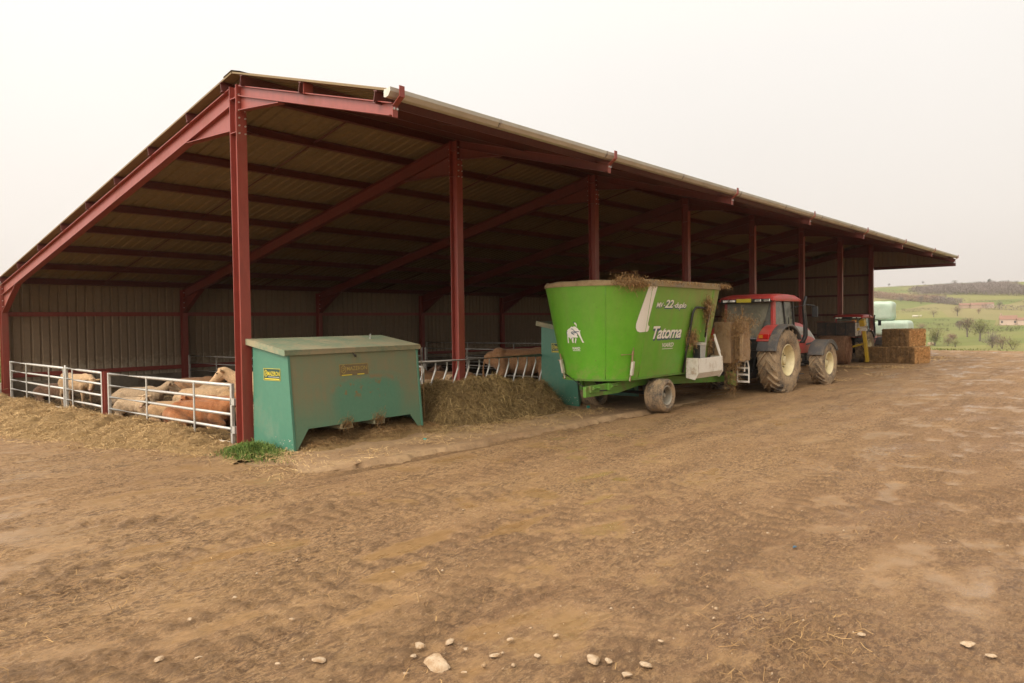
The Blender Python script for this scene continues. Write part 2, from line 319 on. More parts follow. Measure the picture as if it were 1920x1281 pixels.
# ------------------------------------------------------------------ mesh helpers
def orient(d):
    d = Vector(d).normalized(); up = Vector((0, 0, 1)) if abs(d.z) < .95 else Vector((0, 1, 0))
    x = d.cross(up).normalized(); y = x.cross(d).normalized()
    return x, y
class MB:
    """collects shapes into one mesh"""
    def __init__(s): s.v, s.f, s.mi, s.cur = [], [], [], 0
    def add(s, vs, fs):
        o = len(s.v); s.v += [tuple(p) for p in vs]; s.f += [tuple(i+o for i in q) for q in fs]; s.mi += [s.cur]*len(fs); return s
    def box(s, a, b):
        (x0, y0, z0), (x1, y1, z1) = a, b
        return s.add([(x0, y0, z0), (x1, y0, z0), (x1, y1, z0), (x0, y1, z0), (x0, y0, z1), (x1, y0, z1), (x1, y1, z1), (x0, y1, z1)],
                     [(0, 3, 2, 1), (4, 5, 6, 7), (0, 1, 5, 4), (1, 2, 6, 5), (2, 3, 7, 6), (3, 0, 4, 7)])
    def bar(s, p, q, wx, wy, up=None):
        p, q = Vector(p), Vector(q); d = (q-p).normalized()
        if up is None: x, y = orient(d)
        else: y = Vector(up); y = (y - d*y.dot(d)).normalized(); x = d.cross(y)
        vs = [c + x*i*wx/2 + y*j*wy/2 for c in (p, q) for i, j in ((-1, -1), (1, -1), (1, 1), (-1, 1))]
        return s.add(vs, [(0, 3, 2, 1), (4, 5, 6, 7), (0, 1, 5, 4), (1, 2, 6, 5), (2, 3, 7, 6), (3, 0, 4, 7)])
    def tube(s, pts, r, n=10, cap=True):
        pts = [Vector(p) for p in pts]; rs = r if isinstance(r, (list, tuple)) else [r]*len(pts); vs, fs = [], []
        px = None
        for i, p in enumerate(pts):
            d = (pts[min(i+1, len(pts)-1)] - pts[max(i-1, 0)]).normalized()
            if px is None: x, y = orient(d)
            else: x = (px - d*px.dot(d)).normalized(); y = d.cross(x)
            px = x
            vs += [p + (x*math.cos(2*PI*k/n) + y*math.sin(2*PI*k/n))*rs[i] for k in range(n)]
        for i in range(len(pts)-1):
            for k in range(n): a, b = i*n+k, i*n+(k+1) % n; fs.append((a, b, b+n, a+n))
        if cap: fs += [tuple(range(n-1, -1, -1)), tuple(range((len(pts)-1)*n, len(pts)*n))]
        return s.add(vs, fs)
    def lathe(s, prof, c=(0, 0, 0), axis='Y', n=40, a0=0, a1=2*PI):
        """prof: (radius, along-axis)"""
        closed = abs(a1-a0-2*PI) < 1e-6; N = n if closed else n+1; vs, fs = [], []; c = Vector(c)
        for k in range(N):
            a = a0 + (a1-a0)*k/n
            for r, h in prof:
                q = (r*math.cos(a), h, r*math.sin(a)) if axis == 'Y' else ((r*math.cos(a), r*math.sin(a), h) if axis == 'Z' else (h, r*math.cos(a), r*math.sin(a)))
                vs.append(c + Vector(q))
        L = len(prof)
        for k in range(n):
            for i in range(L-1):
                a = k*L+i; b = ((k+1) % N)*L+i; fs.append((a, a+1, b+1, b))
        return s.add(vs, fs)
    def prism(s, poly, d, ax='Y', at=0.):
        """extrude a 2D polygon: ax Y -> poly in (x,z), X -> (y,z), Z -> (x,y)"""
        n = len(poly); g = {'Y': lambda p, t: (p[0], t, p[1]), 'X': lambda p, t: (t, p[0], p[1]), 'Z': lambda p, t: (p[0], p[1], t)}[ax]
        vs = [g(p, at) for p in poly] + [g(p, at+d) for p in poly]
        return s.add(vs, [tuple(range(n)), tuple(range(2*n-1, n-1, -1))] + [(i, i+n, (i+1) % n+n, (i+1) % n) for i in range(n)])
    def ell(s, c, r, n=10, m_=7, rot=None):
        c = Vector(c); vs, fs = [], []
        for i in range(m_+1):
            t = PI*i/m_
            for k in range(n):
                a = 2*PI*k/n; q = Vector((r[0]*math.sin(t)*math.cos(a), r[1]*math.sin(t)*math.sin(a), r[2]*math.cos(t)))
                vs.append(c + (rot @ q if rot else q))
        for i in range(m_):
            for k in range(n): a, b = i*n+k, i*n+(k+1) % n; fs.append((a, a+n, b+n, b))
        return s.add(vs, fs)
    def ibeam(s, p, q, wid, dep, up, tf=.014, tw=.009):
        """I section between p and q; flanges face along 'up'"""
        p, q = Vector(p), Vector(q); d = (q-p).normalized(); u = Vector(up); u = (u - d*u.dot(d)).normalized()
        for k in (-1, 1):
            o = u*k*(dep/2-tf/2); s.bar(p+o, q+o, wid, tf, u)
        s.bar(p, q, tw, dep-2*tf-.004, u); return s
    def build(s, name, mat, parent=None, smooth=False, bevel=0, local=None):
        me = bpy.data.meshes.new(name); me.from_pydata(s.v, [], s.f)
        bm = bmesh.new(); bm.from_mesh(me); bmesh.ops.recalc_face_normals(bm, faces=bm.faces); bm.to_mesh(me); bm.free()
        mats = mat if isinstance(mat, (list, tuple)) else [mat]
        for x in mats: me.materials.append(x)
        if len(mats) > 1: me.polygons.foreach_set('material_index', s.mi)
        if smooth: me.shade_smooth() if smooth is True else me.shade_auto_smooth(angle=smooth) if hasattr(me, 'shade_auto_smooth') else me.shade_smooth()
        o = bpy.data.objects.new(name, me); C.objects.link(o)
        if parent: o.parent = parent
        if bevel:
            b = o.modifiers.new('bevel', 'BEVEL'); b.width = bevel; b.segments = 2; b.limit_method = 'ANGLE'; b.angle_limit = .6
        return o
def sharp(o, ang=.6):
    me = o.data; bm = bmesh.new(); bm.from_mesh(me)
    for e in bm.edges:
        if len(e.link_faces) == 2 and e.calc_face_angle(0) > ang: e.smooth = False
    for f in bm.faces: f.smooth = True
    bm.to_mesh(me); bm.free(); return o
def tag(o, label=None, cat=None, group=None, kind=None):
    for k, v in (('label', label), ('category', cat), ('group', group), ('kind', kind)):
        if v: o[k] = v
    return o
def thing(name, label, cat, loc=(0, 0, 0), rz=0, group=None):
    o = bpy.data.objects.new(name, None); C.objects.link(o); o.location = loc; o.rotation_euler = (0, 0, rz); o.empty_display_size = .2
    return tag(o, label, cat, group)
def copy_tree(o, parent=None):
    c = o.copy(); C.objects.link(c); c.parent = parent
    for ch in list(o.children): copy_tree(ch, c)
    return c
def mesh_np(name, V, Fq, mat, parent=None, smooth=False, tint=None, attr='tint'):
    me = bpy.data.meshes.new(name); V = np.asarray(V, np.float32); Fq = np.asarray(Fq, np.int32); k = Fq.shape[1]
    me.vertices.add(len(V)); me.vertices.foreach_set('co', V.ravel()); me.loops.add(Fq.size); me.loops.foreach_set('vertex_index', Fq.ravel())
    me.polygons.add(len(Fq)); me.polygons.foreach_set('loop_start', np.arange(0, Fq.size, k, dtype=np.int32)); me.polygons.foreach_set('loop_total', np.full(len(Fq), k, np.int32))
    me.update(calc_edges=True); me.validate()
    if tint is not None: me.attributes.new(attr, 'FLOAT', 'POINT').data.foreach_set('value', np.asarray(tint, np.float32))
    if smooth: me.shade_smooth()
    me.materials.append(mat); o = bpy.data.objects.new(name, me); C.objects.link(o)
    if parent: o.parent = parent
    return o
# numpy value noise
_L = np.random.RandomState(5).rand(256, 256)
def vn(x, y):
    xi, yi = np.floor(x).astype(int), np.floor(y).astype(int); fx, fy = x-xi, y-yi; fx = fx*fx*(3-2*fx); fy = fy*fy*(3-2*fy)
    g = lambda a, b: _L[a % 256, b % 256]
    return (g(xi, yi)*(1-fx)+g(xi+1, yi)*fx)*(1-fy) + (g(xi, yi+1)*(1-fx)+g(xi+1, yi+1)*fx)*fy
def fbm(x, y, o=4, gain=.5):
    t, a, s = 0, 1, 0
    for i in range(o): t = t + a*vn(x*2**i+17.3*i, y*2**i+9.1*i); s += a; a *= gain
    return t/s
def sst(a, b, x):
    t = np.clip((x-a)/(b-a), 0, 1); return t*t*(3-2*t)
def ribbons(pts, dirs, length, width, droop=.15, seg=2, rs=None, up=None):
    """thin straw blades: arrays of quads"""
    rs = rs or nrs; n = len(pts); pts = np.asarray(pts, float); d = np.asarray(dirs, float); d /= np.linalg.norm(d, axis=1)[:, None]
    side = np.cross(d, np.array([0, 0, 1.])) + rs.normal(0, .35, (n, 3)); side -= d*(side*d).sum(1)[:, None]; side /= np.linalg.norm(side, axis=1)[:, None]
    V = np.zeros((n, (seg+1)*2, 3)); bend = rs.normal(0, .12, (n, 3))
    for i in range(seg+1):
        u = i/seg - .5
        c = pts + d*(u*length)[:, None] + bend*((u*u*4-.5)*length)[:, None]; c[:, 2] -= (u*u*4)*droop*length
        V[:, 2*i] = c - side*(width/2)[:, None]; V[:, 2*i+1] = c + side*(width/2)[:, None]
    base = (np.arange(n)*(seg+1)*2)[:, None, None]
    q = np.array([[2*i, 2*i+1, 2*i+3, 2*i+2] for i in range(seg)])[None]
    Fq = (base+q).reshape(-1, 4)
    tint = np.repeat(np.clip(rs.normal(.5, .24, n), 0, 1), (seg+1)*2)
    return V.reshape(-1, 3), Fq, tint

# ------------------------------------------------------------------ terrain and yard
TX = np.array([-4000, 46, 52, 60, 100, 150, 220, 300, 450, 600, 850, 1050, 1250, 1400, 2000, 4500], float)
TZ = np.array([-.12, -.12, -.2, -.7, -3.2, -5.5, -7.5, -8, -5.5, 1, 18, 36, 50, 52, 40, 30], float)
def terr(x, y):
    x = np.asarray(x, float); y = np.asarray(y, float); z = np.interp(x, TX, TZ)
    z = z + 4.5*sst(17, 70, y)*(1-sst(30, 110, x))
    return z + sst(150, 400, x)*(1.2*np.sin(x/70+1)+1.0*np.sin(y/55+x/130))
def axis(lo, hi, c0, c1, step, grow):
    a = list(np.arange(c0, c1, step)); s = step
    while a[-1] < hi: s *= grow; a.append(a[-1]+s)
    s = step; b = []
    x = c0
    while x > lo: s *= grow; x -= s; b.append(x)
    return np.array(b[::-1]+a)
def grid(xs, ys):
    nx, ny = len(xs), len(ys); X, Y = np.meshgrid(xs, ys, indexing='ij'); i = np.arange(nx*ny).reshape(nx, ny)
    return X, Y, np.stack([i[:-1, :-1], i[1:, :-1], i[1:, 1:], i[:-1, 1:]], -1).reshape(-1, 4)
X, Y, Fq = grid(axis(-3500, 4300, -20, 60, 2.5, 1.07), axis(-3500, 3500, -20, 80, 2.5, 1.07))
Z = terr(X, Y) - .05
o = mesh_np('fields', np.stack([X, Y, Z], -1).reshape(-1, 3), Fq, M['field'], smooth=True); tag(o, kind='structure')

APR_Y, APR_Z = -3.02, .05
def wheel_tracks(x, y):
    """ruts with lug marks; returns depth 0..1 and lug wave"""
    t = np.zeros_like(x); lug = np.zeros_like(x)
    for (x0, y0, ang, wd) in ((-8, -5.2, .02, .26), (-8, -6.9, .03, .26), (-9, -4.0, -.06, .2), (-9, -7.6, .06, .16), (-9, -8.6, .12, .28), (-9, -10.2, .12, .28), (-9, -9.4, .05, .14), (-4, -12.5, .30, .3), (-2, -13.6, .30, .3), (3, -5.6, .01, .3), (1, -8.2, .03, .2), (2, -9.7, .02, .22), (0, -11.4, .08, .3), (6, -7.2, .0, .2), (10, -6.1, .02, .25), (8, -10.5, .04, .3), (-6, -3.6, -.62, .28), (-5, -2.3, -.62, .28), (-7, -7.8, .34, .26), (-7, -9.6, .36, .26)):
        ca, sa = math.cos(ang), math.sin(ang); u = (x-x0)*ca+(y-y0)*sa; v = -(x-x0)*sa+(y-y0)*ca + .25*(fbm(x*.15+3, y*.15)-.5)*2
        g = np.exp(-(v/wd)**4)*sst(-1, 2, u)*(.25+.75*sst(.35, .55, fbm(x*.25+x0, y*.9+y0, 3)))
        k = np.sin(u*2*PI/.24 + np.sign(v)*v*4.)
        t = np.maximum(t, g); lug = np.where(g >= t-1e-9, k*g, lug)
    return t, lug
PUD = [(-1.9, -6.5, .9, .22), (-2.5, -7.0, .55, .18), (-1.0, -6.9, 1.0, .16), (-4.3, -3.0, .7, .3), (-4.6, -1.0, .8, .3), (-3.6, -4.6, .7, .2), (-.2, -7.6, .5, .14), (-4.9, 1.0, .8, .4), (1.8, -6.1, .8, .14), (-2.9, -2.0, .7, .2), (3, -9.5, .8, .2), (-5.2, -3.4, .6, .3), (.6, -6.9, .6, .12), (-3.1, -5.4, .6, .15)]
xs = axis(-70, 53, -5.8, 4.0, .027, 1.02); ys = axis(-75, 15.6, -11.4, 1., .027, 1.02)
X, Y, Fq = grid(xs, ys)
tr, lug = wheel_tracks(X, Y)
clod = fbm(X*3.2, Y*8+X*.6, 4, .6); fine = fbm(X*17, Y*22, 3, .6); big = fbm(X*.5+4, Y*.6, 4)
rough = sst(.42, .6, fbm(X*.28+8, Y*.4+2, 4))
pud = np.zeros_like(X)
for (a, b, c, d) in PUD: pud = np.maximum(pud, 1-np.sqrt(((X-a)/c)**2+((Y-b)/d)**2))
pud = sst(.05, .5, pud + (fbm(X*2.2, Y*3.2, 4)-.5)*1.7)
c2 = fbm(X*6+3, Y*13+X*1, 4, .62); c3 = fbm(X*17, Y*26, 3, .7); rg = .22+.78*rough
zone = .25+.75*sst(-5.5, -9.0, Y); muck = sst(.54, .64, c3*.72+c2*.28)*sst(.30, .55, c2*.5+clod*.5)*(.45+.55*zone)*sst(.38, .56, fbm(X*.32+1, Y*1.1+5, 4)); muck = np.maximum(muck*.8, tr*(.22+.68*sst(.42, .56, c3*.6+c2*.4))*(.7+.3*np.sign(lug)*np.minimum(1, abs(lug)*2)))
H = (big-.5)*.05 + (clod-.5)*.012*rg + (c2-.5)*.022*rg + muck*.018 + (c3-.5)*.024*(.5+.5*rg) - tr*.012 + lug*.007
band = np.exp(-((Y-APR_Y+.10)/.11)**2)*sst(-1.1, -.3, X)*(1-sst(8.4, 10.5, X))
H = H*(1-.86*pud) - .010*pud - band*.045; muck = np.maximum(muck*(1-pud), band*(.8+.2*sst(.35, .6, fbm(X*3, Y*5, 3))))
amp = 1 - .5*sst(14, 40, np.hypot(X+6.7, Y+11.9))
inside = sst(APR_Y+.02, APR_Y+.14, Y)*sst(-.35, .25, X)*(1-sst(9.2, 12.5, X))
H = H*amp*(1-inside) - .10*inside - .012
H = H - .35*sst(46.5, 52.5, X + 2*(fbm(Y*.3, Y*.1, 3)-.5)) - .4*sst(14, 15.5, Y)
o = mesh_np('yard', np.stack([X, Y, H], -1).reshape(-1, 3), Fq, M['mud'], smooth=True, tint=pud.ravel(), attr='wet'); tag(o, kind='structure')
o.data.attributes.new('muck', 'FLOAT', 'POINT').data.foreach_set('value', muck.ravel().astype(np.float32))
# grass growing over the far rim of the yard
# concrete apron along the feed front
X, Y, Fq = grid(np.concatenate([np.arange(-.75, 12, .06), np.arange(12, 14, .1)]), np.arange(APR_Y, .35, .06))
edge = (fbm(X*2.2, Y*0+3, 4)-.5)*.22 + (fbm(X*9, Y*0, 3)-.5)*.05
lip = Y < APR_Y+.02; fade = (1-sst(-.75, .3, X+(fbm(Y*1.6, X*1.6)-.5)*.9)) + sst(9.0, 12.2, X+(fbm(Y*1.2+4, X*.8)-.5)*2.)
Yv = np.where(lip, Y+edge-.03, np.where(Y < APR_Y+.08, Y+edge, Y)); Z = APR_Z + (fbm(X*3, Y*3, 4)-.5)*.035 + (fbm(X*11, Y*11, 3)-.5)*.014 - .10*lip - .075*np.clip(fade, 0, 1) - .015*sst(APR_Y+.5, APR_Y, Y)
o = mesh_np('concrete_apron', np.stack([X, Yv, Z], -1).reshape(-1, 3), Fq, M['apron'], smooth=True); tag(o, kind='structure')
# bedding floor of the shed
X, Y, Fq = grid(np.concatenate([np.arange(-.02, 11, .1), np.arange(11, 37.9, .4)]), np.arange(.12, 13.1, .1))
bedz = lambda x, y: .02 + .10*sst(2, 12, y) + .05*sst(0, 1.5, x) + (fbm(np.asarray(x)*1.7, np.asarray(y)*1.7, 4)-.5)*.12
o = mesh_np('bedding_floor', np.stack([X, Y, bedz(X, Y) + (fbm(X*7, Y*7, 3)-.5)*.05], -1).reshape(-1, 3), Fq, M['bed_heap'], smooth=True); tag(o, kind='structure')

# ------------------------------------------------------------------ the shed
FX = [-.01] + [k*5.4237+d for k, d in zip(range(1, 8), (-.16, -.13, -.07, .02, .01, .03, .05))]
DY = 13.2
zr = lambda y: 6.43 - .2165*y if y > 0 else 6.43 + .284*y
barn = thing('cattle_shed', 'long open-fronted steel cattle shed with red-brown posts and a cantilevered canopy', 'shed')
def ribs(x0, x1, pitch, h, prof=((0, 0), (.68, 0), (.78, 1), (.90, 1))):
    pts = []; x = x0
    while x < x1-1e-6:
        for a, b in prof:
            if x+a*pitch < x1: pts.append((x+a*pitch, b*h))
        x += pitch
    pts.append((x1, 0)); return pts
def sheet_roof(name, ya, yb, mat):
    p = ribs(-.11, 38.32, .25, .035, ((0, 0), (.72, 0), (.80, 1), (.92, 1))); mb = MB(); n = len(p)
    for th in (0., .03):
        mb_v = [(x, y, zr(y)+h+th) for (x, h) in p for y in (ya, yb)]
        mb.add(mb_v, [(2*i, 2*i+1, 2*i+3, 2*i+2) for i in range(n-1)])
    o = len(p)*2
    f = []
    for k in (0, 1): f += [(2*i+k, 2*i+2+k, 2*i+2+k+o, 2*i+k+o) for i in range(n-1)]
    f += [(0, 1, 1+o, o), (2*n-2, 2*n-1, 2*n-1+o, 2*n-2+o)]
    mb.f += f; mb.mi += [0]*len(f)
    return mb.build(name, mat, barn)
sheet_roof('roof', .012, 13.48, M['roof_sheet']); sheet_roof('canopy_roof', -4.02, -.012, M['roof_sheet'])
mb = MB()
for y0, y1 in ((-.28, 0), (0, .28)):
    mb.add([(-.115, y0, zr(y0)+.046), (38.325, y0, zr(y0)+.046), (38.325, y1, zr(y1)+.046), (-.115, y1, zr(y1)+.046)], [(0, 1, 2, 3)])
    mb.add([(-.115, y0, zr(y0)+.056), (38.325, y0, zr(y0)+.056), (38.325, y1, zr(y1)+.056), (-.115, y1, zr(y1)+.056)], [(0, 1, 2, 3)])
mb.build('ridge_cap', M['roof_sheet'], barn)
# back wall and far gable
mb = MB(); p = ribs(.02, 37.95, .25, .035); n = len(p)
mb.add([(x, 13.36+h, z) for (x, h) in p for z in (.5, zr(13.4)-.05)], [(2*i, 2*i+1, 2*i+3, 2*i+2) for i in range(n-1)])
mb.build('back_wall', M['wall_sheet'], barn)
MB().box((-.1, 13.30, -.2), (38.1, 13.50, .56)).build('plinth_wall', M['concrete'], barn)
XG = FX[7]+.19
mb = MB(); p = ribs(-4.0, 13.35, .25, .035); n = len(p)
bot = lambda y: 4.86 if y < -.02 else .1
ys_ = sorted(p); mb.add([(XG+h, y, z) for (y, h) in ys_ for z in (bot(y), zr(y)+.015)], [(2*i, 2*i+1, 2*i+3, 2*i+2) for i in range(n-1) if not (ys_[i][0] < -.02 <= ys_[i+1][0])])
mb.build('gable_wall', M['wall_sheet'], barn)
MB().bar((XG-.06, -4.1, 4.84), (XG-.06, -.12, 4.84), .08, .16, (0, 0, 1)).build('gable_trim', M['steel_dark'], barn)
for z in (1.15, 2.3, 3.4, 4.5): MB().bar((XG-.055, .13, z), (XG-.055, min(13.1, (6.2-z)/.2165), z), .07, .11, (0, 0, 1)).build('girt', M['steel_dark'], barn)
for z in (.76, 2.55): MB().bar((-.03, 13.315, z), (37.9, 13.315, z), .07, .13, (0, 0, 1)).build('girt', M['steel'], barn)
# frames
hr = .30
for k, fx in enumerate(FX):
    p = MB().ibeam((fx, 0, -.1), (fx, 0, 6.22), .19, .223, (0, 1, 0)).build('post', M['steel'], barn)
    for z in (5.42, 6.0):
        MB().box((fx-.09, -.095, z), (fx+.09, .095, z+.012)).build('stiffener', M['steel'], p)
    MB().ibeam((fx, DY, -.1), (fx, DY, zr(DY)-.2), .17, .2, (0, 1, 0)).build('post', M['steel'], barn)
    SM = M['steel'] if k == 0 else M['steel_shaded']; nn = Vector((0, .2116, .977)); y0, y1 = .125, DY-.11
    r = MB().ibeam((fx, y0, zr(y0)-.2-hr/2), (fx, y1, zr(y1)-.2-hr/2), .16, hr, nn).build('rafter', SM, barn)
    for ya, yb, d0, d1 in ((.125, 1.75, .72, hr), (y1, y1-1.25, .80, hr)):
        za, zb = zr(ya)-.2, zr(yb)-.2
        h = MB(); h.prism([(ya, za-hr+.03), (yb, zb-hr+.03), (ya, za-d0)], .009, 'X', fx-.0045)
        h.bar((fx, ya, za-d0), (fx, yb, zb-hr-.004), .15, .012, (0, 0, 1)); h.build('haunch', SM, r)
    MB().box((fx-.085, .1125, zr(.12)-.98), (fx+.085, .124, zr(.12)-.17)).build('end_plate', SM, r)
    b = MB(); nc = Vector((0, -.273, .962)); ya, yb = -.125, -4.08
    b.ibeam((fx, ya, zr(ya)-.185-.09), (fx, yb, zr(yb)-.15-.085), .13, .175, nc)
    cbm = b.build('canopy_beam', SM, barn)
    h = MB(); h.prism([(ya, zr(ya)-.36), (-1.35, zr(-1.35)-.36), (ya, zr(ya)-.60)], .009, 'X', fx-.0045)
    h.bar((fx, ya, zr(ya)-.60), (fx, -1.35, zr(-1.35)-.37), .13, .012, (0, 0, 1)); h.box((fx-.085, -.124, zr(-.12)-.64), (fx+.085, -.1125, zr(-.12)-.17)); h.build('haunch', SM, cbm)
    if k < 3:
        bo = MB()
        for side, yy in ((1, .13), (-1, -.13)):
            for i in range(6):
                for sx in (-.055, .055): bo.tube([(fx+sx, yy, 5.40+i*.13), (fx+sx, yy+side*.022, 5.40+i*.13)], .015, 6)
        for i in range(4):
            for sx in (-.05, .05): bo.tube([(fx+sx, y1-.005, zr(y1)-.32-i*.17), (fx+sx, y1-.035, zr(y1)-.32-i*.17)], .015, 6)
        bo.build('bolts', M['bolt'], p)
    g = MB(); yt = -4.09
    g.box((fx-.045, yt-.014, zr(yt)-.34), (fx+.045, yt, zr(yt)-.18)); g.bar((fx, yt-.002, zr(yt)-.19), (fx, yt-.152, zr(yt)-.085), .09, .012, (0, 1, 1)); g.box((fx-.045, yt-.162, zr(yt)-.095), (fx+.045, yt-.150, zr(yt)+.055))
    gb = g.build('gutter_bracket', M['steel'], barn)
    q = MB(); [q.tube([(fx+sx, yt-.013, zr(yt)-.225), (fx+sx, yt-.03, zr(yt)-.225)], .017, 6) for sx in (-.028, .028)]; q.build('bolts', M['bolt'], gb)
PY = [.32, 1.6, 3.23, 4.9, 6.51, 8.1, 9.77, 11.43, 12.95]
for y in PY:
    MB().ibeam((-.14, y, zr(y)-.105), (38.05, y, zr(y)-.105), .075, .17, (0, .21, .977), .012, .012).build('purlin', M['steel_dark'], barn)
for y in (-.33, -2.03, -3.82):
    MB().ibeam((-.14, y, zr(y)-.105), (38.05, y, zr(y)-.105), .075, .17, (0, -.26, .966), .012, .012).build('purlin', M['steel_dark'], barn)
for y in PY[1:8]+[-2.03]:
    s = 1 if y > 0 else -1
    MB().box((FX[0]-.085, y+s*.045, zr(y)-.2), (FX[0]+.085, y+s*.057, zr(y)-.02)).build('purlin_cleat', M['steel'], barn)
for k in range(7):
    xm = (FX[k]+FX[k+1])/2
    MB().tube([(xm, .4, zr(.4)-.10), (xm, 12.9, zr(12.9)-.10)], .022, 8).build('sag_bar', M['steel_dark'], barn)
    MB().tube([(xm, -.4, zr(-.4)-.10), (xm, -3.8, zr(-3.8)-.10)], .022, 8).build('sag_bar', M['steel_dark'], barn)
    MB().tube([(FX[k]+.05, .35, 5.62), (FX[k]+1.35, 1.6, zr(1.6)-.16)], .013, 6).build('brace_rod', M['steel_dark'], barn)
for (k, a, b) in ((3, 1.6, 9.77), (4, 1.6, 8.1)):
    MB().tube([(FX[k]+.05, a, zr(a)-.35), (FX[k+1]-.05, b, zr(b)-.35)], .013, 6).build('brace_rod', M['steel_dark'], barn)
# gutters
def gutter(name, y, s, z, x0, x1):
    th = .006; P = [(y, z+.012), (y+s*.02, z), (y+s*.085, z+.012), (y+s*.128, z+.07), (y+s*.132, z+.125)]
    Q = [(a-s*th*.9, b+th*1.3) for a, b in P[:5]]
    mb = MB(); poly = P[:5] + [(P[4][0]-s*.012, P[4][1])] + Q[3::-1] + [(y-s*.0, z+.09), (y-s*.012, z+.09), (y-s*.012, z+.012)]
    mb.prism(poly, x1-x0, 'X', x0); mb.prism([P[0], P[1], P[2], P[3], P[4], (y, z+.11)], .01, 'X', x0-.005)
    g = mb.build(name, M['gutter'], barn); j = MB(); x = x0+2.2
    while x < x1:
        j.prism([(a+s*.004, b-.004) for a, b in P[1:5]] + [(a+s*.012, b-.002) for a, b in P[4:0:-1]], .035, 'X', x); x += 3.0
    j.build('gutter_joints', M['galv_old'], g)
gutter('gutter', -4.06, -1, zr(-4.0)-.125, -.16, 38.42); gutter('gutter', 13.5, 1, zr(13.45)-.16, -.3, 38.3)

# ------------------------------------------------------------------ gates and barriers
def cattle_gate(label, p, q, z0, z1, ups, group, rails=5, mat='galv', r=.028):
    """tubular gate between two ground points; ups = fractions along it"""
    p, q = Vector((*p, 0)), Vector((*q, 0)); L = (q-p).length; ang = math.atan2(q.y-p.y, q.x-p.x)
    t = thing('cattle_gate', label, 'gate', (p.x, p.y, 0), ang, group)
    if isinstance(z0, (int, float)): z0 = (z0, z0)
    for k in range(rails):
        u = k/(rails-1); za, zb = z0[0]+(z1-.03)*u, z0[1]+(z1-.03)*u
        sg = .004*math.sin(k*2.3)
        MB().tube([(.02, 0, za), (L*.35, .0, za*.65+zb*.35-sg), (L*.7, 0, za*.3+zb*.7+sg), (L-.02, 0, zb)], r*(1.1 if k in (0, rails-1) else .95), 10).build('rail', M[mat], t, True)
    for x, zz in ((0, z0[0]), (L, z0[1])):
        MB().box((x-.03, -.03, zz-.035), (x+.03, .03, zz+z1)).build('end_post', M[mat], t, bevel=.006)
    for u in ups:
        zz = z0[0]*(1-u)+z0[1]*u
        MB().box((u*L-.022, -.045, zz), (u*L+.022, -.028, zz+z1-.03)).build('upright', M[mat], t)
    return t
GG = 'gates closing the gable end of the shed'
g3 = cattle_gate('galvanised gate beside the corner post, longest of the three across the gable', (.0, 5.82), (.0, .43), (.04, .03), 1.07, (.37, .75), GG)
g2 = cattle_gate('short galvanised gate between the red gate post and the far gate', (0, 8.42), (0, 6.20), (.10, .06), 1.06, (.22,), GG)
g1 = cattle_gate('galvanised gate at the back corner of the gable end, fastened beside the rear post', (0, 12.72), (0, 8.56), (.16, .11), 1.05, (.34, .76), GG)
for z in (.28, .78):
    MB().tube([(5.36, .0, z), (5.15, .10, z)], .022, 8).build('latch_bolt', M['galv'], g3, True)
    MB().box((5.36, -.03, z-.06), (5.50, .03, z+.06)).build('hinge_plate', M['galv'], g3)
MB().tube([(-.07, 0, 0.05), (-.07, 0, 1.2)], .025, 8).build('latch_bar', M['galv'], g2, True)
gp = tag(MB().ibeam((0, 6.02, -.15), (0, 6.02, 1.13), .11, .12, (0, 1, 0)).build('gate_post', M['steel']), 'short red-brown steel post standing between two gates at the gable', 'post')
GD = 'divider gates between the pens inside the shed'
cattle_gate('grey divider gate inside the shed against the second rear post', (5.3, 12.95), (5.3, 7.2), .16, 1.0, (.33, .66), GD, 5, 'galv_old', .024)
cattle_gate('grey divider gate inside the shed ending near the second front post', (5.3, 7.0), (5.3, 1.25), .14, .98, (.4, .72), GD, 4, 'galv', .024)
cattle_gate('dull divider gate deep in the shed at the third frame, towards the back wall', (10.7, 12.9), (10.7, 7.2), .2, 1.1, (.33, .66), GD, 5, 'galv_old', .024)
cattle_gate('dull divider gate behind the standing red cow at the third frame', (10.7, 7.0), (10.7, .9), .2, 1.1, (.33, .66), GD, 5, 'galv_old', .024)
cattle_gate('dull divider gate at the fourth frame, behind the mixer wagon', (16.2, 12.9), (16.2, 5.0), .2, 1.1, (.33, .66), GD, 5, 'galv_old', .024)
fb = thing('feed_barrier', 'galvanised feed barrier of slanted bars above the hay heap, in front of the second post', 'feed barrier', (3.45, -.19, 0))
MB().tube([(0, 0, 1.30), (4.75, 0, 1.28)], .038, 12).build('top_rail', M['galv_old'], fb, True)
MB().tube([(0, 0, .36), (4.75, 0, .36)], .03, 10).build('bottom_rail', M['galv'], fb, True)
for k in range(14):
    x = .22+k*.345
    MB().tube([(x, 0, 1.27), (x, 0, 1.12), (x-.02, 0, 1.08), (x-.33, 0, .38)], .021, 8).build('bar', M['galv'], fb, True)

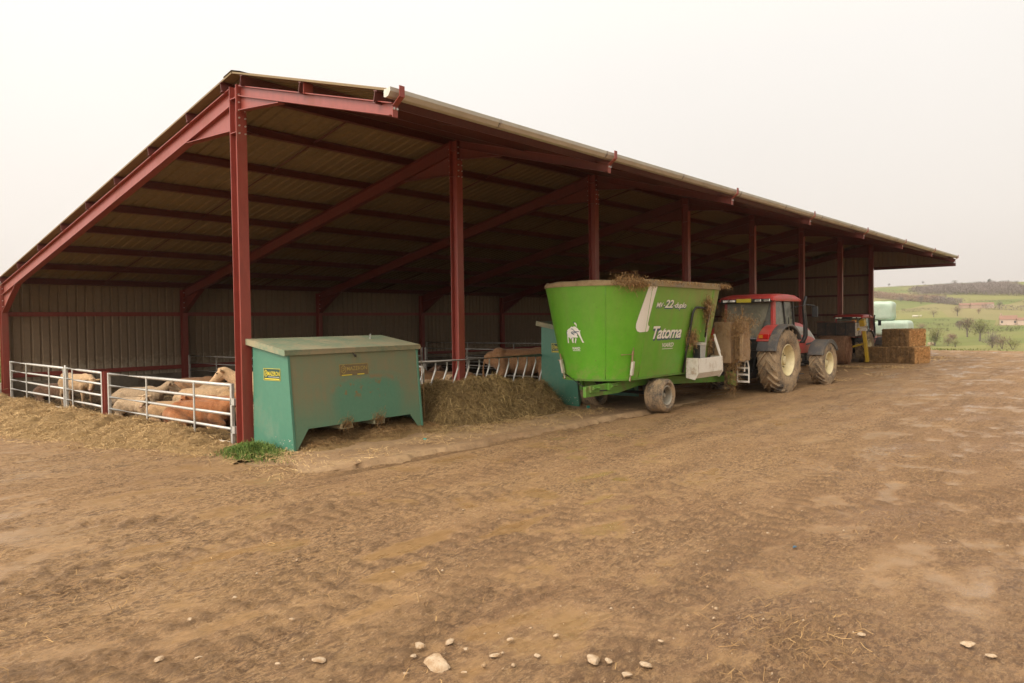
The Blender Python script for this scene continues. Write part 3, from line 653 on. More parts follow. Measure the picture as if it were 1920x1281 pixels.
# ------------------------------------------------------------------ text helper
def text_verts(s, offset=.0, shear=0., space=1.):
    cu = bpy.data.curves.new('lettering', 'FONT'); cu.body = s; cu.size = 1; cu.offset = offset; cu.shear = shear; cu.space_character = space; cu.resolution_u = 4
    ob = bpy.data.objects.new('lettering', cu); C.objects.link(ob)
    dg = bpy.context.evaluated_depsgraph_get(); me = bpy.data.meshes.new_from_object(ob.evaluated_get(dg))
    v = np.array([x.co[:] for x in me.vertices]); f = [tuple(p.vertices) for p in me.polygons]
    bpy.data.objects.remove(ob); bpy.data.curves.remove(cu); bpy.data.meshes.remove(me)
    lo, hi = v.min(0), v.max(0); v[:, 0] = (v[:, 0]-lo[0])/(hi[0]-lo[0]); v[:, 1] = (v[:, 1]-lo[1])/(hi[1]-lo[1]); return v, f
def put_text(mb, s, fn, x0, x1, z0, z1, off, skew=0., **k):
    """fn(x, z, off) -> 3D point; box x0..x1, z0..z1 (z may be pairs for a tilt)"""
    v, f = text_verts(s, **k); mb.add([fn(x0+(x1-x0)*a, z0+(z1-z0)*b + skew*a, off) for a, b, _ in v], f)
def rect(mb, fn, x0, x1, z0, z1, off, n=1):
    for i in range(n):
        a, b = x0+(x1-x0)*i/n, x0+(x1-x0)*(i+1)/n; mb.add([fn(a, z0, off), fn(b, z0, off), fn(b, z1, off), fn(a, z1, off)], [(0, 1, 2, 3)])
def shape(mb, fn, poly, off, cell=.05):
    """fill an outline (triangulated) on a surface"""
    bm = bmesh.new(); vs = [bm.verts.new((a, b, 0)) for a, b in poly]; fc = bm.faces.new(vs); r = bmesh.ops.triangulate(bm, faces=[fc], ngon_method='EAR_CLIP')
    for _ in range(5):
        es = [e for e in bm.edges if e.calc_length() > cell]
        if not es: break
        bmesh.ops.subdivide_edges(bm, edges=es, cuts=1); bmesh.ops.triangulate(bm, faces=[f for f in bm.faces if len(f.verts) > 3])
    bm.verts.index_update(); mb.add([fn(v.co.x, v.co.y, off) for v in bm.verts], [tuple(v.index for v in f.verts) for f in bm.faces]); bm.free()
def stroke(mb, fn, pts, wd, off):
    for (a, b), (c, d) in zip(pts[:-1], pts[1:]):
        n = Vector((-(d-b), c-a)).normalized()*wd/2; mb.add([fn(a+n.x, b+n.y, off), fn(c+n.x, d+n.y, off), fn(c-n.x, d-n.y, off), fn(a-n.x, b-n.y, off)], [(0, 1, 2, 3)])

# ------------------------------------------------------------------ feed bins
def feed_bin(label, loc, rz, zs=1.):
    t = thing('feed_bin', label, 'feed bin', loc, rz, 'green lidded feed bins'); t.scale = (1, 1, zs)
    L, D = 2.98, 1.16
    yf = lambda z: .14*(z/1.66)                                  # front leans back towards the top
    side = [(0, 0), (D-.02, 0), (D-.04, 1.82), (yf(1.64), 1.64)]
    for x in (0, L-.05):
        mb = MB(); mb.prism(side, .05, 'X', x); o = mb.build('side_panel', M['teal'], t, bevel=.006)
        if x == 0:
            fn = lambda y, z, off: (-off, y, z)
            m1 = MB(); rect(m1, lambda a, z, o_: fn(.80-a*.84, 1.17+(z-1.17)*.84, o_), .0, .56, 1.17, 1.41, .003); sp_ = m1.build('sticker', M['sticker'], o)
            fl = lambda a, z, o_: fn(.80-a*.84, 1.17+(z-1.17)*.84, o_); m2 = MB()
            for q in ((.0, .56, 1.17, 1.178), (.0, .56, 1.402, 1.41), (0, .009, 1.178, 1.402), (.551, .56, 1.178, 1.402), (.03, .53, 1.19, 1.212)): rect(m2, fl, *q, .006)
            put_text(m2, 'MAZERON', fl, .135, .535, 1.265, 1.35, .006, offset=.012)
            hx = [(.075+.055*math.cos(a)*.9, 1.31+.068*math.sin(a)) for a in [PI/6+k*PI/3 for k in range(7)]]; stroke(m2, fl, hx, .012, .006)
            stroke(m2, fl, [(.055, 1.335), (.095, 1.335), (.095, 1.30), (.06, 1.30), (.06, 1.275)], .012, .0065)
            m2.build('sticker_print', M['sticker_yellow'], sp_); m3 = MB(); rect(m3, fl, .15, .52, 1.238, 1.244, .006); m3.build('sticker_line', M['decal'], sp_)
        if x == 0:
            fk = MB(); rf_ = random.Random(2)
            for _ in range(16):
                a, b, q_ = rf_.uniform(.04, .5), rf_.uniform(.05, .24), rf_.uniform(.006, .022); shape(fk, lambda y, z, o_: (-o_, y, z), [(a+q_*math.cos(k*1.05)*rf_.uniform(.5, 1.2), b+q_*.7*math.sin(k*1.05)*rf_.uniform(.5, 1.2)) for k in range(6)], .003, 1)
            fk.build('paint_flecks', M['white_dirty'], o)
    fr = MB(); z0, z1 = .36, 1.64
    fr.add([(.052, yf(z0)+.012, z0), (L-.052, yf(z0)+.012, z0), (L-.052, yf(z1)+.012, z1), (.052, yf(z1)+.012, z1), (.052, yf(z0)+.05, z0), (L-.052, yf(z0)+.05, z0), (L-.052, yf(z1)+.05, z1), (.052, yf(z1)+.05, z1)],
           [(0, 1, 2, 3), (7, 6, 5, 4), (0, 4, 5, 1), (3, 2, 6, 7), (0, 3, 7, 4), (1, 5, 6, 2)])
    f = fr.build('front_panel', M['trough_front'], t)
    ff = lambda x, z, off: (x, yf(z)+.012-off, z)
    for x, sg in ((.051, 1), (L-.051, -1)):
        gs = MB(); P3 = [(x, yf(0)+.012, .0), (x+sg*.27, yf(.36)+.012, .36), (x, yf(.36)+.012, .36)]; gs.add(P3+[(a, b+.012, c) for a, b, c in P3], [(0, 1, 2), (5, 4, 3), (0, 3, 4, 1), (1, 4, 5, 2), (2, 5, 3, 0)]); gs.build('gusset', M['trough_front'], t)
    st = MB(); rect(st, ff, 1.05, 1.70, 1.19, 1.39, .003); s2 = st.build('sticker', M['sticker_dirty'], f); m2 = MB()
    for q in ((1.05, 1.70, 1.382, 1.39), (1.05, 1.058, 1.2, 1.382), (1.692, 1.70, 1.2, 1.382)): rect(m2, ff, *q, .006)
    put_text(m2, 'MAZERON', ff, 1.21, 1.67, 1.275, 1.345, .006, offset=.008)
    hx = [(1.135+.062*math.cos(a)*.9, 1.30+.07*math.sin(a)) for a in [PI/6+k*PI/3 for k in range(7)]]; stroke(m2, ff, hx, .012, .006)
    stroke(m2, ff, [(1.11, 1.325), (1.155, 1.325), (1.155, 1.29), (1.12, 1.29), (1.12, 1.265)], .012, .0065); m2.build('sticker_print', M['sticker_faded'], s2)
    m4 = MB(); rect(m4, ff, 1.09, 1.32, 1.192, 1.208, .007); rect(m4, ff, 1.44, 1.60, 1.192, 1.21, .007); m4.build('sticker_stripe', M['sticker_yellow'], s2)
    b = MB(); b.box((.052, D-.08, .36), (L-.052, D-.045, 1.80)); b.build('back_panel', M['teal'], t)
    b = MB(); b.add([(.052, yf(.4)+.06, .375), (L-.052, yf(.4)+.06, .375), (L-.052, D-.09, .375), (.052, D-.09, .375)], [(0, 1, 2, 3)]); b.build('floor_panel', M['teal'], t)
    lid = MB(); a = math.atan2(.16, D-.19)
    P = lambda x, y, h: (x, .12+y*math.cos(a)-h*math.sin(a), 1.655+y*math.sin(a)+h*math.cos(a))
    W = (D-.1)/math.cos(a)+.06
    vs = [P(x, y, h) for h in (0, .028) for x, y in ((-.05, 0), (L+.05, 0), (L+.05, W), (-.05, W))]; lid.add(vs, [(0, 3, 2, 1), (4, 5, 6, 7), (0, 1, 5, 4), (1, 2, 6, 5), (2, 3, 7, 6), (3, 0, 4, 7)])
    vs = [P(x, y, h) for h in (-.06, 0) for x, y in ((-.06, -.012), (L+.06, -.012), (L+.06, 0), (-.06, 0))]; lid.add(vs, [(0, 3, 2, 1), (0, 1, 5, 4), (1, 2, 6, 5), (2, 3, 7, 6), (3, 0, 4, 7)])
    l = lid.build('lid', M['trough_lid'], t)
    vs = [P(x, y, h) for h in (-.07, .03) for x, y in ((-.062, 0), (-.05, 0), (-.05, W), (-.062, W))]; e = MB(); e.add(vs, [(0, 3, 2, 1), (4, 5, 6, 7), (0, 1, 5, 4), (1, 2, 6, 5), (2, 3, 7, 6), (3, 0, 4, 7)]); e.build('lid_edge', M['trough_lid'], l)
    MB().tube([P(L-.55, W-.35, .028), P(L-.55, W-.35, .12)], .012, 8).build('lid_stay', M['galv'], l)
    hk = MB(); hk.tube([ff(1.36, 1.60, .01), ff(1.36, 1.56, .05), ff(1.37, 1.53, .06), ff(1.40, 1.52, .05), ff(1.41, 1.55, .03)], .012, 8); hk.build('hook', M['dark'], f, True)
    for x in (1.0, 1.75):
        mb = MB(); y = yf(.36)
        mb.box((x, y-.01, .275), (x+.24, y+.4, .287)); mb.box((x, y-.01, .287), (x+.015, y+.4, .355)); mb.box((x+.225, y-.01, .287), (x+.24, y+.4, .355)); mb.build('fork_pocket', M['trough_lid'], t)
        n_ = 160; pt = np.stack([nrs.normal(x+.12, .09, n_), np.full(n_, y-.015)+nrs.normal(0, .012, n_), nrs.normal(.38, .06, n_)], 1); d = nrs.normal(0, 1, (n_, 3))*[1, .15, .8]
        V, Fq, ti = ribbons(pt, d, nrs.uniform(.05, .16, n_), np.full(n_, .004)); mesh_np('straw_wisps', V, Fq, M['straw_brown'], t, tint=ti)
    cord = MB(); cord.tube([(L+.075, .12, 1.66), (L+.075, .10, 1.2), (L+.08, .07, .7), (L+.075, .05, .25)], .006, 5); cord.build('cord', M['straw_brown'], t)
    return t
feed_bin('dusty green feed bin standing beside the corner post, closest to the camera', (.09, -1.34, .03), math.radians(2.6))
feed_bin('green feed bin standing behind the tail of the bright green mixer wagon', (8.06, -1.33, .03), math.radians(2), 1.13)

# ------------------------------------------------------------------ mixer wagon (world coordinates, root below the axle)
MX0, MX1, MY, MZ0, MZ1 = 7.6, 10.65, -2.35, .82, 2.88
mixer = thing('mixer_wagon', 'bright green oval feed mixer wagon hitched behind the red tractor', 'mixer wagon', (8.6, MY, 0))
def tub_r(z): return .90 + .40*(z-MZ0)/2.06
def tub_pt(a, z, x_mid, off=0.):
    """a: angle from the yard side (-Y)"""
    r = tub_r(z)+off; return (x_mid+r*math.sin(a), MY-r*math.cos(a), z)
def surf(s, z, off):
    r = tub_r(z)+off
    if s < 0: a = s/1.1; return (MX0+r*math.sin(a)-8.6, MY-r*math.cos(a)-MY, z-off*.2)
    L = MX1-MX0
    if s <= L: return (MX0+s-8.6, -r, z-off*.2)
    a = (s-L)/1.1; return (MX1+r*math.sin(a)-8.6, -r*math.cos(a), z-off*.2)
def stadium(dr, z, n=28):
    r = tub_r(z)+dr
    return [(MX1+r*math.sin(a)-8.6, -r*math.cos(a), z) for a in [PI*i/n for i in range(n+1)]] + [(MX0-r*math.sin(a)-8.6, r*math.cos(a), z) for a in [PI*i/n for i in range(n+1)]]
def shell(rings, close_bottom=False):
    mb = MB(); n = len(rings[0]); mb.v = [p for r in rings for p in r]
    for i in range(len(rings)-1):
        for k in range(n): mb.f.append((i*n+k, i*n+(k+1) % n, (i+1)*n+(k+1) % n, (i+1)*n+k)); mb.mi.append(0)
    if close_bottom: mb.f.append(tuple(range(n))); mb.mi.append(0)
    return mb
zs = [MZ0+(MZ1-MZ0)*i/8 for i in range(9)]
tub = sharp(shell([stadium(0, z) for z in zs]+[stadium(-.03, MZ1)]+[stadium(-.03, z) for z in zs[::-1]], True).build('tub', M['mixer'], mixer), .8)
b = sharp(shell([stadium(.0, MZ0-.012), stadium(.035, MZ0-.012), stadium(.035, MZ0+.03), stadium(.004, MZ0+.03)]).build('base_flange', M['chassis'], tub), .5)
# straw-caked rubber ring round the rim, a steel extension over the front half
def rim_ring(h, th, z0, j):
    a = stadium(th, z0); r = random.Random(3)
    top = [(x+r.uniform(-j, j), y+r.uniform(-j, j), z0+h+r.uniform(-j, j)) for x, y, z in stadium(th*.3-.03, z0)]
    inn = [(x, y, z0+h*.9) for x, y, z in stadium(-.10, z0)]; bot = stadium(-.06, z0-.05)
    return shell([a, [(x, y, z+h*.5) for x, y, z in stadium(th*1.1, z0)], top, inn, bot])
sharp(rim_ring(.115, .025, MZ1-.004, .014).build('rim_ring', M['crust'], mixer), 1.2)
ext = MB(); pts = [surf(s, MZ1, .035) for s in np.linspace(-.35, 3.05+1.7, 26)]; n = len(pts)
ext.add([(x, y, z) for x, y, z in pts] + [(x, y-.0, z+.14) for x, y, z in pts] + [(x*1., y+.03, z+.14) for x, y, z in pts] + [(x, y+.03, z) for x, y, z in pts],
        [(k*n+i, k*n+i+1, ((k+1) % 4)*n+i+1, ((k+1) % 4)*n+i) for k in range(4) for i in range(n-1)] + [(0, n, 2*n, 3*n), (n-1, 2*n-1, 3*n-1, 4*n-1)])
ext.build('rim_extension', paint('caked_rim_steel', (.22, .19, .14), .6, .2, (.30, .22, .11), .75, 4, .15, .2), mixer)
# feed inside
fz = MB(); P0 = stadium(-.05, 2.45); fz.add(P0+[(x*.6+(9.1-8.6)*.4, y*.5, 2.75) for x, y, z in P0], [(i, (i+1) % len(P0), (i+1) % len(P0)+len(P0), i+len(P0)) for i in range(len(P0))]+[tuple(range(len(P0), 2*len(P0)))]); fz.build('feed_load', M['hay_heap'], mixer)
# decals
dec = MB()
SW = lambda x: x-MX0
shape(dec, surf, [(-.10, 2.87), (.235, 2.87), (.165, 2.58), (.10, 2.25), (.075, 2.06), (.10, 2.01), (.16, 1.99), (.135, 1.895), (.10, 1.875), (-.19, 1.865), (-.27, 1.89), (-.325, 1.96), (-.33, 2.05), (-.27, 2.28)], .006)
dsh = MB()
put_text(dsh, 'Tatoma', surf, .36, 1.72, 1.66, 1.95, .004, offset=.045, shear=.22, space=.92)
put_text(dec, 'Tatoma', surf, .34, 1.70, 1.70, 1.99, .008, offset=.022, shear=.22, space=.92)
for s_, a, b, z0, z1 in (('MV', .32, .62, 2.41, 2.52), ('-', .645, .69, 2.445, 2.465), ('22', .70, 1.08, 2.405, 2.585), ('-', 1.10, 1.15, 2.445, 2.465), ('duplo', 1.165, 1.71, 2.37, 2.53)):
    put_text(dsh, s_, surf, a-.006, b+.026, z0-.028, z1-.012, .004, offset=.045, shear=.2, space=.93)
    put_text(dec, s_, surf, a, b, z0, z1, .008, offset=.02, shear=.2, space=.93)
put_text(dec, 'ViARD', surf, .86, 1.40, 1.50, 1.60, .008, offset=.022, shear=.12); rect(dec, surf, .89, 1.39, 1.455, 1.467, .008)
# charging bull emblem on the rounded tail
bx, bz, bs = -1.66, 1.86, .98
B = lambda u, v: (bx+(u-640)/1281*bs*.98, bz+(640-v)/1281*bs*1.06)
body = [(265, 580), (350, 520), (410, 500), (470, 455), (520, 465), (560, 450), (610, 455), (680, 505), (720, 560), (775, 560), (740, 595), (755, 690), (820, 850), (855, 880), (800, 895), (700, 700), (660, 640), (630, 700), (675, 745), (600, 755), (470, 745), (440, 760), (390, 800), (320, 735), (300, 760), (285, 910), (245, 895), (265, 690)]
shape(dec, surf, [B(*p) for p in body], .008)
for q in ([(430, 760), (500, 755), (480, 850), (495, 885), (440, 900), (420, 830)], [(560, 770), (605, 780), (570, 870), (560, 910), (525, 885), (545, 840)], [(585, 350), (620, 345), (660, 390), (660, 455), (640, 455), (630, 410), (590, 385)]): shape(dec, surf, [B(*p) for p in q], .008)
for q in ([(450, 520), (500, 515), (570, 580), (640, 635), (680, 690)], [(715, 590), (600, 595), (460, 600), (440, 625), (480, 650), (545, 680)], [(600, 620), (520, 630), (450, 645)], [(300, 575), (265, 600), (262, 700)], [(560, 330), (600, 345)], [(440, 760), (420, 800)]): stroke(dsh, surf, [B(*p) for p in q], .016, .011)
put_text(dec, 'ViARD', surf, -1.84, -1.62, 1.50, 1.56, .008, offset=.022, shear=.12); rect(dec, surf, -1.83, -1.62, 1.475, 1.485, .008)
dsh.build('lettering_shadow', M['decal_blue'], tub); dec.build('lettering', M['decal'], tub)
# weld seams up the tub
for s_ in (-1.02, .02, 3.03):
    MB().tube([surf(s_, z, .002) for z in zs], .009, 5).build('weld_seam', M['mixer'], tub, True)
# chassis
mb = MB()
prof = [(6.05, .52), (7.3, .52), (8.2, .62), (12.7, .40), (12.75, .64), (8.2, .79), (6.05, .74)]
for y, x0 in ((-.60, 6.05), (.52, 7.5)): mb.prism([(max(x, x0)-8.6, z) for x, z in prof], .08, 'Y', y)
mb.box((-1.0, -.52, .55), (-.8, .52, .79)); mb.box((1.5, -.52, .52), (1.7, .52, .72)); mb.build('chassis', M['chassis'], mixer, bevel=.006)
mb = MB(); mb.tube([(0, -1.0, .42), (0, 1.0, .42)], .09, 12); mb.box((-.25, -.75, .42), (.25, -.6, .62)); mb.box((-.25, .6, .42), (.25, .75, .62)); mb.build('axle', M['dark'], mixer)
mb = MB(); mb.tube([(-.9, 0, .82), (-.9, 0, .5)], .38, 20); mb.tube([(2.0, 0, .82), (2.0, 0, .46)], .38, 20); mb.build('gearbox', M['dark'], mixer)
mb = MB()
for x, y in ((-2.45, -.66), (-1.75, -.66)):
    mb.box((x, y, .62), (x+.32, y+.06, .76)); mb.tube([(x+.05, y-.02, .70), (x+.28, y-.02, .70)], .03, 8)
mb.build('tail_bracket', M['chassis'], mixer)
def wheel(name, parent, c, r, wd, rim_r, mat_t, mat_r, lugs=0, side=-1, groove=0, yaw=0, hub=M['rim'], lug_h=.05):
    """tyre with lugs, dished rim; axis along local Y, outer face at side"""
    w_ = bpy.data.objects.new(name, None); C.objects.link(w_); w_.parent = parent; w_.location = c; w_.rotation_euler = (0, 0, yaw)
    h = wd/2; s_ = side
    prof = [(rim_r, -h*.80), (rim_r+.04, -h*.93), (rim_r+(r-rim_r)*.45, -h*1.02), (r*.955, -h*.93), (r*.985, -h*.72), (r*(1. if not lugs else .985), 0), (r*.985, h*.72), (r*.955, h*.93), (rim_r+(r-rim_r)*.45, h*1.02), (rim_r+.04, h*.93), (rim_r, h*.80)]
    if groove:
        t_ = []
        for y in np.linspace(-h*.78, h*.78, groove*2+1): t_ += [(r*.97, y)] if int(round((y+h*.78)/(h*.78*2)*groove*2)) % 2 else [(r, y-.012), (r, y+.012)]
        prof = prof[:4]+t_+prof[7:]
    mb = MB(); mb.lathe(prof, n=56)
    if lugs:
        R0 = random.Random(4)
        for k in range(lugs):
            for sd in (-1, 1):
                a = 2*PI*(k+(.5 if sd > 0 else 0))/lugs; rows = []
                steps = 6
                for i in range(steps+1):
                    u = i/steps; y = sd*h*(.03+.93*u); aa = a - (1-u)*.40*(.9/r)**.3 - .02
                    rr = r*(1.0-.006*u*u) - (r*.05 if i == steps else 0); wd_ = .028+.018*u
                    rows.append([(q*math.cos(aa+t), y, q*math.sin(aa+t)) for t, q in ((-wd_/r, r*.955), (-wd_*.7/r, rr+lug_h), (wd_*.7/r, rr+lug_h), (wd_/r, r*.955))])
                vs = [p for row in rows for p in row]; fs = [(i*4+j, i*4+j+1, i*4+5+j, i*4+4+j) for i in range(steps) for j in range(3)] + [(0, 1, 2, 3), (steps*4+3, steps*4+2, steps*4+1, steps*4)]
                mb.add(vs, fs)
    ty = sharp(mb.build('tyre', mat_t, w_), .7)
    q = s_*h
    pr = [(rim_r, -q*.85), (rim_r+.012, q*.86), (rim_r-.01, q*.90), (rim_r-.03, q*.80), (rim_r*.90, q*.62), (rim_r*.86, q*.25), (rim_r*.80, q*.10), (rim_r*.62, q*.06), (rim_r*.52, q*.12), (rim_r*.44, q*.30), (rim_r*.40, q*.32), (rim_r*.36, q*.22), (rim_r*.30, q*.22), (rim_r*.26, q*.55), (rim_r*.18, q*.60), (.001, q*.60)]
    mb = MB(); mb.lathe(pr, n=44)
    rim = sharp(mb.build('rim', mat_r, w_), .5)
    nb = MB()
    for k in range(8):
        a = 2*PI*k/8; rr = rim_r*.40; nb.tube([(rr*math.cos(a), q*.30, rr*math.sin(a)), (rr*math.cos(a), q*.40, rr*math.sin(a))], rim_r*.035, 6)
    for k in range(6):
        a = 2*PI*k/6+.3; rr = rim_r*.70; nb.tube([(rr*math.cos(a), q*.06, rr*math.sin(a)), (rr*math.cos(a), q*.11, rr*math.sin(a))], rim_r*.05, 8)
    nb.build('wheel_nuts', M['dark'], rim)
    return w_
wheel('wheel', mixer, (-.05, -.93, .385), .385, .44, .225, M['rubber_clean'], M['rim_grey'], 0, -1, 5)
wheel('wheel', mixer, (-.05, .93, .385), .385, .44, .225, M['rubber_clean'], M['rim_grey'], 0, 1, 5)
mb = MB(); mb.add([surf(s, z, o_) for o_ in (.03, .05) for s, z in ((2.02, .84), (3.9, .84), (3.95, 2.15), (2.02, 2.42))], [(0, 1, 2, 3), (4, 5, 6, 7), (0, 1, 5, 4), (1, 2, 6, 5), (2, 3, 7, 6), (3, 0, 4, 7)])
dp = mb.build('discharge_door', M['mixer'], mixer)
fr = MB(); fr.tube([surf(2.0, .86, .06), surf(2.0, 1.6, .06), surf(2.0, 2.28, .06), surf(2.04, 2.38, .06), surf(2.14, 2.43, .06), surf(2.5, 2.42, .06), surf(2.72, 2.40, .06)], .028, 8)
fr.tube([surf(2.72, 2.40, .06), surf(2.80, 2.30, .06), surf(2.82, 1.7, .08)], .02, 8); fr.build('door_frame', M['dark'], dp, True)
MB().tube([surf(2.86, 2.45, .07), surf(2.88, 1.55, .09), surf(2.9, 1.0, .12)], .024, 10).build('lift_ram', M['galv'], dp, True)
MB().tube([surf(2.2, 1.60, .06), surf(3.6, 1.58, .06)], .018, 8).build('door_rail', M['tan'], dp, True)
mb = MB(); mb.box((1.45, -1.20, .82), (1.72, -1.02, 1.50)); mb.build('slat_guard', M['black'], dp)
mb = MB()
for i in range(4): mb.box((1.46+i*.066, -1.222, .84), (1.485+i*.066, -1.20, 1.5))
mb.box((1.43, -1.225, 1.50), (1.75, -1.02, 1.56)); mb.build('slats', M['galv'], dp)
mb = MB()
ch = [(-1.02, .76), (-1.24, .70), (-1.33, .84), (-1.32, 1.19), (-1.29, 1.19), (-1.29, .86), (-1.22, .74), (-1.02, .80)]
mb.prism(ch, 1.30, 'X', 1.10); mb.build('chute_plate', M['white'], mixer, bevel=.004)
mb = MB(); mb.prism([(-1.02, .72), (-1.25, .67), (-1.345, .82), (-1.335, 1.20), (-1.02, 1.20)], .03, 'X', 1.07); mb.build('chute_cheek', M['white_dirty'], mixer); mb = MB(); mb.prism([(-1.02, .72), (-1.25, .67), (-1.345, .82), (-1.335, 1.20), (-1.02, 1.20)], .03, 'X', 2.40); mb.build('chute_cheek', M['white_dirty'], mixer)
mb = MB(); mb.bar((2.38, -1.31, 1.15), (2.26, -1.20, 1.66), .05, .03); mb.bar((2.50, -1.22, 1.3), (2.40, -1.12, 1.75), .05, .03); mb.build('chute_arm', M['white'], mixer)
# side latch and tail latch (hydraulic, muddy white)
def latch(s_, z0, z1):
    mb = MB(); k = lambda z, o_, ds=0: surf(s_+ds, z, o_)
    mb.tube([k(z0, .05), k(z0+.22, .06)], .02, 8); mb.bar(k(z0+.12, .07, .02), k(z0+.42, .07, .02), .07, .05); l_ = mb.build('latch', M['white_dirty'], tub)
    mb = MB(); mb.tube([k(z0+.3, .05), k(z1, .05)], .024, 8); mb.tube([k(z1-.07, .05, -.3), k(z1-.06, .05, .03)], .014, 6); mb.tube([k(z1-.02, .05), k(z1+.08, .05)], .012, 6); mb.tube([k(z0-.02, .06), k(z0+.3, .09), k(z0+.55, .05)], .012, 6); mb.build('latch_rod', M['tan'], l_)
latch(-.36, .82, 1.46); latch(-2.30, .86, 1.32)
MB().tube([surf(-2.2, .95, .06), (-2.35, -.4, .72), (-2.2, -.55, .63), (-1.9, -.7, .63)], .016, 6).build('hose', M['black'], mixer, True)
# folded cross conveyor, ladder and drawbar at the front
mb = MB(); mb.box((3.45, -1.08, .95), (3.95, -.62, 2.05)); mb.prism([(3.72, 1.05), (4.05, 1.0), (4.10, 1.25), (4.02, 2.02), (3.75, 2.08)], .28, 'Y', -1.36); mb.prism([(3.50, 1.0), (3.70, 1.0), (3.82, 1.7), (3.74, 1.78), (3.52, 1.72)], .10, 'Y', -1.40); mb.build('folded_conveyor', M['tan'], mixer, bevel=.012)
mb = MB(); mb.prism([(3.4, .62), (3.9, .58), (3.9, .95), (3.4, .95)], 1.5, 'Y', -.75); mb.build('conveyor_base', M['dark'], mixer)
ld = MB()
for y in (-1.34, -1.02):
    ld.tube([(3.83, y, 1.26), (4.02, y, .82), (4.02, y, .40)], .02, 8); ld.tube([(3.83, y, 1.26), (3.74, y, .72)], .018, 8) if y < -1.3 else None
for u in (.30, .62): ld.bar((3.83+.19*u, -1.34, 1.26-.44*u), (3.83+.19*u, -1.02, 1.26-.44*u), .03, .05)
for z in (.80, .62, .43): ld.bar((4.02, -1.34, z), (4.02, -1.02, z), .03, .05)
ld.build('ladder', M['white'], mixer)
mb = MB(); mb.prism([(3.9, .35), (4.3, .42), (5.3, .50), (5.3, .62), (4.1, .68), (3.9, .66)], .12, 'Y', -.06); mb.prism([(3.9, .66), (4.1, .68), (5.2, .60), (5.2, .50)], .1, 'Y', -.42); mb.prism([(3.9, .36), (4.25, .28), (4.25, .62), (3.9, .68)], .10, 'Y', -.88); mb.build('drawbar', M['chassis'], mixer, bevel=.005)
mb = MB(); mb.tube([(4.0, 0, .95), (5.6, 0, .75)], .06, 10); mb.build('drive_shaft', M['black'], mixer)
mb = MB(); mb.tube([(4.0, .15, 1.4), (4.5, .1, 1.0), (5.0, .05, 1.35), (5.5, 0, 1.2)], .018, 6); mb.tube([(4.0, -.15, 1.5), (4.45, -.1, 1.15), (5.0, .0, 1.45), (5.5, .1, 1.1)], .018, 6); mb.build('hoses', M['black'], mixer, True)
# loose feed hanging on the wagon
def tuft(parent, c, s, n, mat, L=(.05, .15), wd=.007, hang=.3, seed=1):
    rs = np.random.RandomState(seed); pt = rs.normal(0, 1, (n, 3))*np.array(s)*.5 + np.array(c); d = rs.normal(0, 1, (n, 3))*[1, 1, .8]; d[:, 2] -= hang
    V, Fq, ti = ribbons(pt, d, rs.uniform(L[0], L[1], n), np.full(n, wd), .25, 3, rs); return V, Fq, ti
def tufts(name, parent, specs, mat, seed=1):
    Vs, Fs, Ts, o_ = [], [], [], 0
    for i, sp in enumerate(specs):
        V, Fq, ti = tuft(parent, *sp, mat, seed=seed+i); Vs.append(V); Fs.append(Fq+o_); Ts.append(ti); o_ += len(V)
    return mesh_np(name, np.vstack(Vs), np.vstack(Fs), mat, parent, tint=np.concatenate(Ts))
sp = []
for (s, z, sz, n) in ((-.62, 2.97, (.45, .3, .18), 900), (-.35, 2.92, (.3, .15, .1), 400), (2.72, 2.48, (.22, .12, .22), 600), (2.78, 2.25, (.10, .08, .42), 400), (2.08, 1.72, (.16, .1, .26), 500), (2.3, 1.72, (.14, .1, .2), 300), (3.3, 1.5, (.12, .1, .25), 300), (3.5, 2.99, (.3, .2, .06), 200), (1.3, 3.0, (2.2, .1, .03), 260)):
    p = surf(s, z, .05); sp.append((p, sz, n))
for c, sz, n in (((3.75, -1.1, 1.95), (.5, .5, .35), 1300), ((3.55, -1.25, 1.55), (.25, .25, .7), 900), ((4.0, -1.2, 2.05), (.2, .4, .14), 400), ((3.55, -1.1, .55), (.2, .2, .5), 500), ((3.62, -1.0, .9), (.3, .3, .35), 400), ((3.55, -.9, 2.25), (.1, .1, .22), 160)): sp.append((c, sz, n))
tufts('feed_wisps', mixer, sp, M['straw_brown'], 20)

